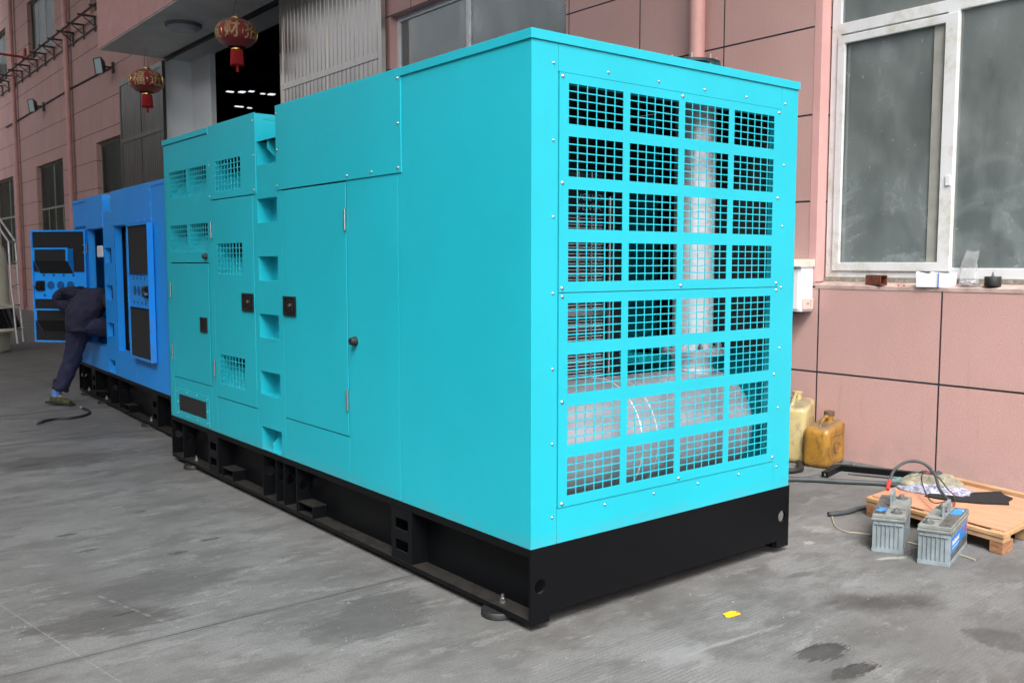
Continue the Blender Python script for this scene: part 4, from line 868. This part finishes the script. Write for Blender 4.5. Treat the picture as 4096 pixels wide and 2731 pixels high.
# ---- cream tank machine at the left edge
t = thing('storage_tank', 'cream rounded tank with a black band, cut by the left edge', 'tank', (.366, 14.93, 0))
MB().lathe([(.42, 0), (.47, .0), (.49, .3), (.50, .345)], n=6).build('leg_base', CREAMT, t, .02)
MB().lathe([(.40, .345), (.66, .352), (.68, .375), (.68, .405), (.60, .415)], n=64).build('rim', CREAMT, t, smooth=True)
MB().lathe([(.655, .416), (.60, .56), (.545, .73)], n=64, caps=False).build('black_band', mat('black_gloss_band', (.01, .01, .012), .15), t, smooth=True)
MB().lathe([(.50, .731), (.565, .735), (.565, .755), (.50, .79), (.492, .9), (.482, 1.4), (.47, 1.62), (.43, 1.76), (.34, 1.86), (.2, 1.92), (.02, 1.94)], n=64).build('tank_shell', CREAMT, t, smooth=True)
for k in range(5): bolt((.49 * math.cos(R(-38)), .49 * math.sin(R(-38)), .85 + k * .19), (.8, -.6, 0), STEEL, t, .008)
t = thing('ladder', 'bent metal ladder leaning beside the cream tank', 'ladder', (.8, 14.2, 0))
ra_ = [(.40, 14.66, 2.75), (.605, 14.476, 2.316), (.67, 14.394, 2.036), (.766, 14.296, 1.841), (.762, 14.26, 1.486), (.759, 14.22, 1.096), (.774, 14.177, .808), (.782, 14.128, .419), (.793, 14.092, .178)]
rb_ = [(.55, 14.93, 2.75), (.694, 14.8, 2.401), (.738, 14.744, 2.211), (.915, 14.563, 1.848), (.917, 14.524, 1.503), (.917, 14.484, 1.14), (.919, 14.445, .795), (.928, 14.394, .397), (.933, 14.366, .18)]
o_ = Vector((.8, 14.2, 0))
for P in (ra_, rb_): MB().tube([Vector(p) - o_ for p in P], .017, 10).build('rail', ALU, t, smooth=True)
for i in (3, 4, 5, 6, 7): MB().tube([Vector(ra_[i]) - o_, Vector(rb_[i]) - o_], .012, 8).build('rung', ALU, t, smooth=True)
MB().box(-.06, -.30, .23, .30, .78, .80).build('bracket', ALU, t)

# ================================================================ OBJECTS BY THE NEAR WALL
# meter box
t = thing('meter_box', 'small white wall cabinet with pink socket, right of the turquoise generator', 'cabinet', (4.0, 1.53, 1.12))
MB().box(-.158, -.003, -.155, .155, 0, .355).build('cabinet', WHITE, t, .004)
MB().hexa([(-.19, -.168, .345), (-.003, -.168, .345), (-.003, .168, .345), (-.19, .168, .345), (-.19, -.168, .352), (-.003, -.168, .405), (-.003, .168, .405), (-.19, .168, .352)]).build('roof_cap', mat('aged_cream_cap', (.58, .55, .48), .6, var=.2), t)
MB().box(-.168, -.160, -.135, .135, .02, .335).build('door', WHITE, t, .003); MB().box(-.172, -.169, -.095, .10, .06, .30).build('glass', mat('dark_meter_glass', (.02, .022, .025), .1), t)
sk_ = MB().box(-.143, -.012, -.173, -.157, .015, .105).build('socket', mat('pinkish_socket', (.62, .45, .40), .5), t, .006)
dk = mat('socket_hole', (.02, .018, .018), .8)
MB().box(-.105, -.098, -.1745, -.1735, .055, .070).box(-.088, -.081, -.1745, -.1735, .055, .070).box(-.06, -.045, -.1745, -.1735, .078, .083).box(-.06, -.045, -.1745, -.1735, .045, .05).box(-.055, -.051, -.1745, -.1735, .058, .07).build('slots', dk, sk_)
MB().box(-.13, -.02, -.10, .14, -.012, -.001).build('cable_gland_plate', DARK, t)

def affine(o, xv, yv):   # footprint given by two ground vectors
    return Matrix(((xv[0], yv[0], 0, o[0]), (xv[1], yv[1], 0, o[1]), (0, 0, 1, o[2] if len(o) > 2 else 0), (0, 0, 0, 1)))
# ---- truck batteries
BATC = mat('dusty_grey_battery_case', (.21, .255, .28), .6, col2=(.12, .14, .145), vscale=9, bump=.2, bscale=80)
BATT = mat('dusty_battery_lid', (.21, .23, .22), .85, col2=(.12, .12, .11), vscale=12, bump=.4, bscale=90)
def labelmat(name, seed):
    g = G(name); n = g.noise(26, 3, .5, st=(1, 1, 2.2), loc=(seed, 0, 0))
    c = g.mix(g.rng(n, .60, .63), (.02, .22, .62), (.55, .62, .68)); c = g.mix(g.rng(g.noise(7, 4, .6, loc=(seed, 3, 1)), .54, .62), c, (.03, .04, .045))
    c = g.mix(g.rng(g.noise(20, 6, .8), .6, .72, 0, .6), c, (.22, .21, .19)); g.put(g.b.inputs['Base Color'], c); g.b.inputs['Roughness'].default_value = .45; return g.M
BLU = mat('blue_sticker', (.02, .20, .58), .4, var=.25, vscale=30)
LBL = labelmat('blue_battery_label', 2); LBT = mat('black_top_label', (.035, .035, .035), .6, col2=(.13, .125, .115), vscale=25)
def battery(o, wv, lv, label, sticker, flip):
    t = thing('truck_battery', label, 'battery', (o[0], o[1], 0), group='old truck batteries on the floor')
    # unit frame: a along width (0..1), b along length (0..1), heights in metres
    F = lambda a, b_, z: Vector((wv[0] * a + lv[0] * b_, wv[1] * a + lv[1] * b_, z))
    def bx(m_, a0, a1, b0, b1, z0, z1): return m_.hexa([F(a0, b0, z0), F(a1, b0, z0), F(a1, b1, z0), F(a0, b1, z0), F(a0, b0, z1), F(a1, b0, z1), F(a1, b1, z1), F(a0, b1, z1)])
    c = MB(); bx(c, .015, .985, .004, .996, .001, .165); bx(c, 0, 1, 0, 1, .0, .022)
    for i in range(6):
        a = .16 + i * .135; bx(c, a, a + .025, -.012, .003, .028, .145)
        a = .06 + i * .16
    bx(c, .06, .94, -.014, .003, .146, .151); bx(c, .22, .245, -.013, .003, .152, .164); bx(c, .70, .725, -.013, .003, .152, .164)
    for i in range(9): bx(c, .986, 1.0, .06 + i * .105, .07 + i * .105, .025, .15) if not sticker else None
    case = c.build('case', BATC, t, .0025)
    l = MB(); bx(l, -.03, 1.03, -.012, 1.012, .166, .180); bx(l, -.01, 1.01, -.005, 1.005, .181, .199)
    a0, a1 = (.42, .98) if not flip else (.42, .98)
    lo, hi = (.02, .40) if not flip else (.60, .98)
    bx(l, (.44 if not flip else .02), (.98 if not flip else .56), .30, .72, .2, .207)
    l.build('lid', BATT, t, .003)
    tl = MB(); bx(tl, lo, hi, .03, .95, .2, .2025); tl.build('top_label', LBT, t)
    tl = MB(); bx(tl, lo + .03, hi - .03, (.04 if not flip else .60), (.30 if not flip else .90), .203, .2035); tl.build('top_sticker', LBL, t)
    if sticker:
        q = MB(); bx(q, .987, .992, .05, .95, .030, .140); st_ = q.build('side_sticker', BLU, t)
        q = MB(); bx(q, .9925, .9935, .05, .50, .030, .062); bx(q, .9925, .9935, .50, .95, .030, .074); q.build('dark_print', LBT, st_)
        q = MB()
        for k in range(7): bx(q, .9925, .9935, .12 + k * .055, .155 + k * .055, .098, .122 - .006 * (k % 2))
        for k in range(9): bx(q, .9925, .9935, .12 + k * .04, .145 + k * .04, .080, .086)
        q.build('white_print', WHITE, st_); q = MB(); bx(q, .9925, .9935, .80, .92, .098, .130); q.build('red_print', RED, st_)
    # carrying handle: two slotted uprights joined by a bar
    h = MB(); ha = .44 if not flip else .50
    bx(h, ha, ha + .06, .36, .44, .2, .262); bx(h, ha + .02, ha + .10, .60, .69, .2, .268); bx(h, ha, ha + .09, .36, .69, .262, .272)
    for k in range(5): bx(h, ha - .03, ha, .37, .43, .205 + k * .011, .209 + k * .011)
    h.build('handle', BATC, t, .003)
    for (ta, tb) in (((.72, .14), (.72, .86)) if not flip else ((.24, .12), (.24, .86))):
        p = F(ta, tb, .2); e = MB().lathe([(.028, 0), (.028, .006), (.012, .008), (.010, .024), (.003, .025)], p, 20); e.build('terminal', mat('dirty_lead', (.16, .16, .155), .5, .5, var=.4, vscale=40), t, smooth=True)
        MB().cyl(p + Vector((-.02, 0, .012)), p + Vector((.02, .004, .012)), .007, n=6).box(p.x - .012, p.x + .012, p.y - .006, p.y + .012, p.z + .006, p.z + .020).build('clamp', STEEL, t)
    return t
battery((2.082, -.278), (.075, -.135), (.415, .185), 'dusty grey battery nearer the generator, no sticker on its side', False, False)
battery((2.082, -.524), (.055, -.140), (.43, .118), 'dusty grey battery with a blue sticker on its long side', True, True)

# ---- wooden pallet with plywood top
PLY = mat('pinkish_plywood', (.56, .28, .17), .65, col2=(.42, .20, .12), vscale=5, bump=.15, bscale=60, stretch=(6, .8, 1))
PINE = mat('pine_timber', (.50, .31, .16), .75, col2=(.32, .18, .085), vscale=6, bump=.2, bscale=50, stretch=(5, 1, 4))
PINED = mat('end_grain', (.40, .19, .09), .8, col2=(.16, .07, .035), vscale=16, stretch=(1, 1, 4))
t = thing('pallet', 'low wooden pallet topped with a plywood sheet, against the pink wall', 'pallet', (2.69, .11, 0))
A_ = Vector((2.69, .11, 0)); ul = Vector((-.150, -.835, 0)); vl = Vector((.83, .05, 0))
F = lambda a, b_, z: ul * a + vl * b_ + Vector((0, 0, z))
def px(m_, a0, a1, b0, b1, z0, z1): return m_.hexa([F(a0, b0, z0), F(a1, b0, z0), F(a1, b1, z0), F(a0, b1, z0), F(a0, b0, z1), F(a1, b0, z1), F(a1, b1, z1), F(a0, b1, z1)])
for a0, a1 in ((0, .085), (.46, .54), (.93, 1.02)):
    for b0, b1 in ((0, .16), (.42, .58), (.84, 1.0)):
        px(MB(), a0, a1, b0, b1, .001, .062).build('block', PINED if b0 == 0 else PINE, t, .003)
for b0, b1 in ((.0, .12), (.44, .56), (.88, 1.0)): px(MB(), 0, 1.02, b0, b1, .0625, .088).build('stringer', PINE, t, .003)
for a0, a1 in ((-.005, .10), (.22, .32), (.44, .54), (.66, .76), (.92, 1.025)): px(MB(), a0, a1, -.005, 1.0, .0885, .112).build('deck_board', PINE, t, .003)
px(MB(), 0, 1.02, -.006, .03, .089, .111).build('edge_board', PINE, t, .003); px(MB(), 0, 1.0, .95, 1.01, .1125, .140).build('batten', PINE, t, .003)
px(MB(), .02, 1.01, .045, .94, .1125, .1195).build('plywood', PLY, t, .001)

# ---- jerry cans
def canmat(name, a, b_, d):
    g = G(name); c = g.mix(g.rng(g.noise(5, 6, .7), .35, .7), a, b_); c = g.mix(g.rng(g.noise(11, 6, .75, st=(1, 1, .5), loc=(1, 4, 2)), .47, .64, 0, .85), c, d)
    nrm = g.nt.nodes.new('ShaderNodeNewGeometry'); sp = g.nt.nodes.new('ShaderNodeSeparateXYZ'); g.nt.links.new(nrm.outputs['Normal'], sp.inputs[0])
    c = g.mix(g.m('MULTIPLY', g.rng(sp.outputs[2], .5, .95), g.rng(g.noise(13, 6, .7), .4, .6, .1, .75)), c, (.13, .12, .11))
    g.put(g.b.inputs['Base Color'], c); g.b.inputs['Roughness'].default_value = .38; g.b.inputs['Subsurface Weight'].default_value = .08; return g.M
def jerrycan(loc, rz, w, d, h, M, label, capm, capped):
    t = thing('jerry_can', label, 'jerry can', loc, rz, 'plastic jerry cans by the wall')
    bm = bmesh.new(); bmesh.ops.create_cube(bm, size=1)
    bmesh.ops.scale(bm, vec=(w, d, h), verts=bm.verts); bmesh.ops.translate(bm, vec=(0, 0, h / 2), verts=bm.verts)
    for v in bm.verts:
        if v.co.z > h * .9: v.co.z -= .035 * (1 if v.co.x < 0 else 0)
    bmesh.ops.bevel(bm, geom=list(bm.edges), offset=.042, segments=5, affect='EDGES', profile=.5, clamp_overlap=True)
    bmesh.ops.subdivide_edges(bm, edges=[e for e in bm.edges if e.calc_length() > .08], cuts=3, use_grid_fill=True)
    for v in bm.verts:
        k = 1 - .02 * noise.noise(Vector((v.co.x * 9, v.co.y * 9, v.co.z * 7 + w))); v.co.x *= k; v.co.y *= k * (1 - .03 * math.sin(v.co.z / h * math.pi))
    me = bpy.data.meshes.new('body'); bm.to_mesh(me); bm.free(); me.shade_smooth(); link('body', me, M, t)
    nx = w * .24
    MB().lathe([(.036, h - .012), (.034, h + .012), (.034, h + .038)], (nx, 0, 0), 28).build('neck', M, t, smooth=True)
    if capped: MB().lathe([(.037, h + .030), (.039, h + .034), (.039, h + .062), (.034, h + .065), (.003, h + .066)], (nx, 0, 0), 24).build('cap', capm, t, .001)
    else: MB().lathe([(.034, h + .038), (.042, h + .040), (.042, h + .052), (.030, h + .054), (.028, h + .04)], (nx, 0, 0), 28, caps=False).build('rim', capm, t, smooth=True)
    hp = smooth_path([(nx - .03, 0, h + .018), (nx - .07, 0, h + .030), (-w * .10, 0, h + .012), (-w * .34, 0, h - .055), (-w * .44, 0, h - .095)], 6)
    MB().tube(hp, .014, 12).build('handle', M, t, smooth=True)
    e = MB(); ys = -d / 2 - .001
    ring = [(0 + .058 * math.cos(q * math.pi / 14), ys, h * .42 + .040 * math.sin(q * math.pi / 14)) for q in range(28)]; ring.append(ring[0])
    e.tube(ring, .0022, 5, caps=False); e.box(-w * .30, w * .30, ys - .002, ys + .002, h * .16, h * .17).box(-w * .34, -w * .335, ys - .002, ys + .002, h * .16, h * .72).box(w * .335, w * .34, ys - .002, ys + .002, h * .16, h * .72).box(-w * .3, w * .3, ys - .002, ys + .002, h * .72, h * .727)
    e.build('embossing', M, t); return t
YC = canmat('grimy_yellow_plastic', (.27, .135, .022), (.37, .195, .032), (.09, .05, .018)); CC_ = canmat('grimy_cream_plastic', (.42, .33, .14), (.50, .42, .22), (.25, .19, .09))
jerrycan((3.745, 1.075, 0), R(12), .36, .20, .325, YC, 'grimy yellow jerry can with a brown cap, standing in front of the cream one', mat('brown_cap', (.10, .06, .035), .6), True)
jerrycan((3.755, 1.345, 0), R(24), .40, .25, .455, CC_, 'tall cream jerry can half hidden behind the generator, open neck', CC_, False)

# ---- steel frame, flat bar, hoses on the floor by the wall
t = thing('steel_bracket_frame', 'black angled steel bar frame lying on the floor by the wall', 'steel bar', (3.36, .82, 0))
MB().hexa([(-.012, .018, .001), (.012, -.020, .001), (.30, .045, .001), (.276, .085, .001), (-.012, .018, .042), (.012, -.020, .042), (.30, .045, .042), (.276, .085, .042)]).hexa([(.262, .05, .002), (.30, .07, .002), (.56, -.52, .002), (.52, -.535, .002), (.262, .05, .043), (.30, .07, .043), (.56, -.52, .043), (.52, -.535, .043)]).build('bar', BLACK, t, .002)
MB().cyl((-.004, -.004, .021), (-.003, -.0045, .021), .009, n=14).build('bolt_hole', mat('bright_hole', (.45, .44, .42), .6), t)
t = tag(MB().hexa([(3.565, .765, .001), (3.60, .735, .001), (3.79, .36, .001), (3.75, .345, .001), (3.565, .765, .007), (3.60, .735, .007), (3.79, .36, .007), (3.75, .345, .007)]).build('flat_bar', mat('dusty_black_bar', (.035, .035, .037), .7, var=.4, vscale=20), None), 'flat dusty black steel strip lying beside the black steel frame', 'steel strip')
def hose(name, pts, r, m_, label, cat='hose'):
    return tag(MB().tube(smooth_path(pts), r, 12).build(name, m_, None, smooth=True), label, cat)
HOSE = mat('dark_grey_hose', (.045, .052, .058), .6, var=.3, vscale=15)
hose('hose', [(1.9, 1.75, .018), (2.5, 1.35, .018), (3.077, .89, .018), (3.28, .64, .018), (3.46, .40, .018), (3.50, .1, .018), (3.3, 0.02, .018)], .017, HOSE, 'long dark grey hose running from behind the generator to under the pallet')
hose('hose', [(3.18, 1.22, .022), (3.27, 1.05, .02), (3.38, 1.03, .02), (3.46, 1.08, .022), (3.53, 1.15, .03)], .020, RUBBER, 'thick black hose end curving out beside the jerry cans')
hose('hose', [(3.66, 1.02, .012), (3.78, .965, .014), (3.85, .90, .012)], .012, HOSE, 'short dark hose stub between the yellow can and the steel frame')
hose('hose', [(2.49, .235, .016), (2.56, .205, .015), (2.66, .19, .015), (2.76, .19, .016), (2.95, .12, .016)], .014, HOSE, 'dark grey hose end sticking out from under the pallet corner')
hose('clear_tube', [(2.50, .215, .004), (2.38, .13, .004), (2.31, .06, .004), (2.285, -.02, .004), (2.33, -.10, .004), (2.36, -.3, .004), (2.38, -.48, .004), (2.37, -.60, .004), (2.345, -.69, .004)], .0045, mat('dirty_clear_tube', (.32, .29, .22), .4), 'thin dirty clear tube winding round the two batteries', 'tube')
# yellow tag, small debris
t = tag(MB().add([(x, y, z) for z in (.001, .006) for x, y in ((.757, -.383), (.772, -.356), (.826, -.356), (.842, -.378), (.832, -.403), (.768, -.395))], [(5, 4, 3, 2, 1, 0), (6, 7, 8, 9, 10, 11)] + [(i, (i + 1) % 6, 6 + (i + 1) % 6, 6 + i) for i in range(6)]).build('plastic_tag', YELLOW, None, .001), 'small bright yellow plastic tag lying on the concrete', 'tag')
MB().cyl((.833, -.383, .0062), (.833, -.383, .0066), .004, n=12).build('hole', DARK, t)
deb = MB(); rd = random.Random(3)
for k in range(900):
    x = rd.uniform(-1.9, 2.6); y = rd.uniform(-1.4, 7.5) if k % 2 else rd.uniform(-1.4, 2.5)
    if 0 - .05 < x < 1.8 and -.02 < y < 4.3: continue
    s = rd.uniform(.0008, .0022) * (1.5 if k % 23 == 0 else 1); deb.hexa([(x + s * rd.uniform(-1.3, 1.3) + q[0] * s, y + q[1] * s, .0002 + q[2] * s) for q in ((-1, -1, 0), (1, -1, 0), (1, 1, 0), (-1, 1, 0), (-.6, -.7, 1), (.7, -.5, 1), (.5, .7, 1), (-.7, .6, 1))])
tag(deb.build('grit', mat('pale_grit', (.38, .37, .35), .8, col2=(.05, .05, .05), vscale=1.5)), 'tiny crumbs of pale and dark grit scattered over the concrete', 'grit', kind='stuff')
for (x, y, c) in ((1.05, -.62, (.6, .2, .02)), (.93, -.60, (.5, .5, .5)), (1.62, -.22, (.55, .1, .05)), (1.95, -.16, (.5, .25, .1))): pass

# ---- cloths, gloves and jump cable on the pallet
def ragmesh(name, m_, parent, cx_, cy_, rx, ry, h, ang, seed, z0=.1205, amp=1.0, pts=44):
    vs = []; fs = []; ca, sa = math.cos(ang), math.sin(ang)
    for j in range(pts):
        for i in range(pts):
            u = i / (pts - 1) * 2 - 1; v = j / (pts - 1) * 2 - 1
            sq = max(abs(u), abs(v)) / max(1e-6, math.hypot(u, v)) if (u or v) else 1
            r_ = 1 + .22 * noise.noise(Vector((math.atan2(v, u) * 1.2, seed, 0)))
            uu, vv = u * (.6 + .4 * sq) * r_, v * (.6 + .4 * sq) * r_
            d = min(1, max(abs(u), abs(v))); fall = (1 - d ** 3)
            n1 = noise.noise(Vector((uu * 1.8 + seed, vv * 1.8, 1))); n2 = 1 - abs(noise.noise(Vector((uu * 3.4, vv * 3.4 + seed, 7)))) * 2; n3 = noise.noise(Vector((uu * 8, vv * 8, seed)))
            z = h * fall * max(.08, (.55 + .5 * n1 * amp + .28 * n2 * amp + .10 * n3 * amp)) + .004 * (1 + n3)
            x = uu * rx + .012 * noise.noise(Vector((u * 5, v * 5, seed + 9))); y = vv * ry + .012 * noise.noise(Vector((u * 5, v * 5, seed + 19)))
            vs.append((x * ca - y * sa + cx_, x * sa + y * ca + cy_, z0 + max(.002, z)))
    fs = [(j * pts + i, j * pts + i + 1, (j + 1) * pts + i + 1, (j + 1) * pts + i) for j in range(pts - 1) for i in range(pts - 1)]
    o = MB().add(vs, fs).build(name, m_, parent, smooth=False); o.data.shade_smooth()
    so = o.modifiers.new('thick', 'SOLIDIFY'); so.thickness = .003; return o
CAMO = mat('pale_camouflage_cloth', (.30, .275, .20), .95, col2=(.11, .11, .085), vscale=24, bump=.5, bscale=120)
GREYC = mat('dark_grey_cloth', (.045, .048, .055), .95, var=.3, vscale=10, bump=.4); BLKC = mat('black_cloth', (.006, .006, .007), .95, bump=.3)
TEALC = mat('teal_cloth', (.10, .20, .20), .9, var=.3, vscale=12)
def printbag():
    g = G('printed_white_bag'); c = g.mix(g.rng(g.noise(26, 4, .6, st=(1, 1, 1), dist=2), .50, .56, 0, .85), (.34, .34, .38), (.08, .10, .22)); g.put(g.b.inputs['Base Color'], c); g.b.inputs['Roughness'].default_value = .35; return g.M
PB = printbag()
tag(ragmesh('printed_bag', PB, None, 3.12, -.09, .21, .13, .045, R(-74), 4.2), 'white plastic bag with blue print under the camouflage cloth', 'plastic bag')
tag(ragmesh('camouflage_rag', CAMO, None, 3.20, -.03, .175, .12, .062, R(-62), 2.6, z0=.135, amp=1.2), 'pale camouflage work glove and rag heap on the pallet', 'rag')
tag(ragmesh('grey_rag', GREYC, None, 3.36, .07, .15, .055, .060, R(-50), 8.1, z0=.121), 'dark grey cloth behind the camouflage rag', 'rag')
tag(ragmesh('teal_rag', TEALC, None, 3.24, .15, .12, .05, .016, R(-20), 5.5), 'teal cloth at the back left corner of the pallet', 'rag')
blk = MB(); bp_ = [(2.93, -.12), (3.06, -.10), (3.22, -.25), (3.38, -.36), (3.33, -.40), (3.27, -.475), (3.19, -.485), (3.12, -.52), (3.02, -.41), (2.94, -.27)]
blk.add([(x, y, .1215) for x, y in bp_] + [(x, y, .1285 + .003 * (i % 2)) for i, (x, y) in enumerate(bp_)], [tuple(range(9, -1, -1)), tuple(range(10, 20))] + [(i, (i + 1) % 10, 10 + (i + 1) % 10, 10 + i) for i in range(10)])
tag(blk.build('black_glove', BLKC, None, .003), 'flat black cloth sleeve lying on the right of the pallet', 'cloth')
t = thing('jump_cable', 'thick grey jump cable with red end looping over the rags to a battery', 'cable', (3.0, 0, .2))
jc = smooth_path([(2.475, -.145, .245), (2.60, -.10, .30), (2.72, -.06, .355), (2.86, -.03, .385), (2.93, -.10, .375), (2.90, -.19, .31), (2.78, -.27, .25), (2.60, -.40, .235), (2.47, -.47, .225)], 8)
jc = smooth_path([(2.50, -.125, .232), (2.56, -.10, .262), (2.66, -.075, .312), (2.78, -.085, .345), (2.86, -.14, .335), (2.84, -.22, .285), (2.70, -.32, .243), (2.50, -.475, .232)], 8)
O3 = Vector((3.0, 0, .2)); n_ = len(jc)
MB().tube([p - O3 for p in jc[9:]], .0088, 10).build('cable', HOSE, t, smooth=True)
MB().tube([p - O3 for p in jc[:10]], .0105, 10).build('red_sleeve', mat('red_sleeve', (.55, .035, .03), .5), t, smooth=True)
t = thing('thin_wire', 'thin black and red wire looping over the printed bag', 'wire', (2.9, -.2, .15))
tw = smooth_path([(2.55, -.45, .225), (2.70, -.28, .16), (2.90, -.12, .20), (3.02, -.06, .235), (3.10, -.10, .22), (3.05, -.20, .16), (2.98, -.27, .15), (2.80, -.36, .14), (2.66, -.42, .18), (2.56, -.46, .222)], 8); O4 = Vector((2.9, -.2, .15))
MB().tube([p - O4 for p in tw], .0035, 6).build('wire', PLASTIC, t, smooth=True)
for a, b_ in ((26, 29), (44, 48), (54, 58)): MB().tube([p - O4 for p in tw[a:b_]], .0048, 6).build('red_tip', RED, t, smooth=True)

# ---- things on the window sill
t = thing('steel_tube_offcut', 'short rusty rectangular steel tube on the window sill', 'steel tube', (4.035, .87, 1.334), R(-22))
q = MB(); q.box(-.028, .032, -.085, .085, 0, .005).box(-.028, .032, -.085, .085, .068, .073).box(-.028, -.023, -.085, .085, .005, .068).box(.027, .032, -.085, .085, .005, .068)
q.build('tube', RUSTY, t, .002)
tag(MB().box(4.0, 4.03, .84, .88, 1.410, 1.416, Matrix.Identity(4)).build('plastic_scrap', mat('pale_blue_scrap', (.45, .55, .58), .5)), 'pale plastic scrap on top of the rusty steel tube', 'scrap')
t = thing('card_box', 'open white card box with brown inside on the window sill', 'box', (4.03, .425, 1.327), R(0))
q = MB(); C4 = [(-.055, .105), (-.040, -.055), (.05, -.125), (.055, .06)]
for i in range(4):
    a, c = C4[i], C4[(i + 1) % 4]; dx, dy = c[0] - a[0], c[1] - a[1]; l = math.hypot(dx, dy); nx, ny = -dy / l * .003, dx / l * .003
    q.hexa([(a[0], a[1], 0), (c[0], c[1], 0), (c[0] + nx, c[1] + ny, 0), (a[0] + nx, a[1] + ny, 0), (a[0] * 1.04, a[1] * 1.04, .085), (c[0] * 1.04, c[1] * 1.04, .105 if i < 2 else .11), (c[0] + nx, c[1] + ny, .105 if i < 2 else .11), (a[0] + nx, a[1] + ny, .085)])
q.build('side', mat('white_card', (.68, .68, .74), .7), t); MB().add([(x * .95, y * .95, .004) for x, y in C4] + [(x * .95, y * .95, .07) for x, y in C4], [(3, 2, 1, 0), (4, 5, 6, 7)]).build('inner', mat('brown_card', (.42, .28, .15), .9), t)
MB().box(-.050, -.045, -.052, -.047, 0, .10).build('blue_stripe', mat('blue_print', (.12, .2, .5), .6), t)
t = thing('rubber_mount', 'black round rubber mount with a stud on the window sill', 'rubber mount', (4.045, .038, 1.342))
MB().lathe([(.050, 0), (.052, .004), (.052, .060), (.049, .064)], n=36).build('rubber', RUBBER, t, smooth=True); MB().cyl((0, 0, .064), (0, 0, .094), .006, n=10).cyl((0, 0, .065), (0, 0, .074), .012, n=6).build('stud', STEEL, t)
MBAG = bpy.data.materials.new('clear_plastic_bag'); MBAG.use_nodes = True; nt = MBAG.node_tree; pb = nt.nodes['Principled BSDF']
pb.inputs['Base Color'].default_value = (.75, .76, .76, 1); pb.inputs['Roughness'].default_value = .18; trn = nt.nodes.new('ShaderNodeBsdfTransparent'); mxs = nt.nodes.new('ShaderNodeMixShader')
fr = nt.nodes.new('ShaderNodeLayerWeight'); fr.inputs[0].default_value = .35; mr = nt.nodes.new('ShaderNodeMapRange'); mr.inputs['To Min'].default_value = .12; mr.inputs['To Max'].default_value = .75
nt.links.new(fr.outputs['Facing'], mr.inputs[0]); nt.links.new(mr.outputs[0], mxs.inputs[0]); nt.links.new(trn.outputs[0], mxs.inputs[1]); nt.links.new(pb.outputs[0], mxs.inputs[2]); nt.links.new(mxs.outputs[0], nt.nodes['Material Output'].inputs[0])
t = thing('clear_bag', 'clear plastic bag of steel bolts standing on the window sill', 'plastic bag', (4.045, .19, 1.342))
vs = []; nn, kk = 40, 30
for j in range(kk + 1):
    v = j / kk
    for i in range(nn):
        th = 2 * math.pi * i / nn; wr = .062 * (1 - .25 * v) * (1 + .22 * noise.noise(Vector((math.cos(th) * 2, math.sin(th) * 2, v * 5)))); dp = .034 * (1 - .8 * v) + .003
        cr = 1 + .25 * noise.noise(Vector((math.cos(th) * 5, math.sin(th) * 5, v * 9 + 3)))
        vs.append((dp * cr * math.sin(th), wr * math.cos(th) + .012 * math.sin(v * 4), v * .235 + .02 * v * noise.noise(Vector((th, 3, 1)))))
MB().add(vs, [(j * nn + i, j * nn + (i + 1) % nn, (j + 1) * nn + (i + 1) % nn, (j + 1) * nn + i) for j in range(kk) for i in range(nn)]).build('film', MBAG, t, smooth=True)
q = MB(); rd = random.Random(5)
for k in range(16):
    p = Vector((rd.uniform(-.02, .02), rd.uniform(-.05, .045), rd.uniform(.008, .03))); d = Vector((rd.uniform(-1, 1), rd.uniform(-1, 1), rd.uniform(-.4, .4))).normalized(); q.cyl(p, p + d * .03, .005, n=6).cyl(p, p - d * .007, .009, n=6)
q.build('bolts', STEEL, t)
tag(MB().lathe([(.003, 0), (.008, .002), (.008, .007), (.003, .010)], (4.02, .686, 1.330), 10).build('small_red_cap', RED), 'left one of two tiny red caps on the window sill', 'cap', 'tiny red caps on the sill')  # loose red cap lying on the sill
tag(MB().lathe([(.003, 0), (.008, .002), (.008, .007), (.003, .010)], (4.02, .644, 1.330), 10).build('small_red_cap', RED), 'right one of two tiny red caps on the window sill', 'cap', 'tiny red caps on the sill')
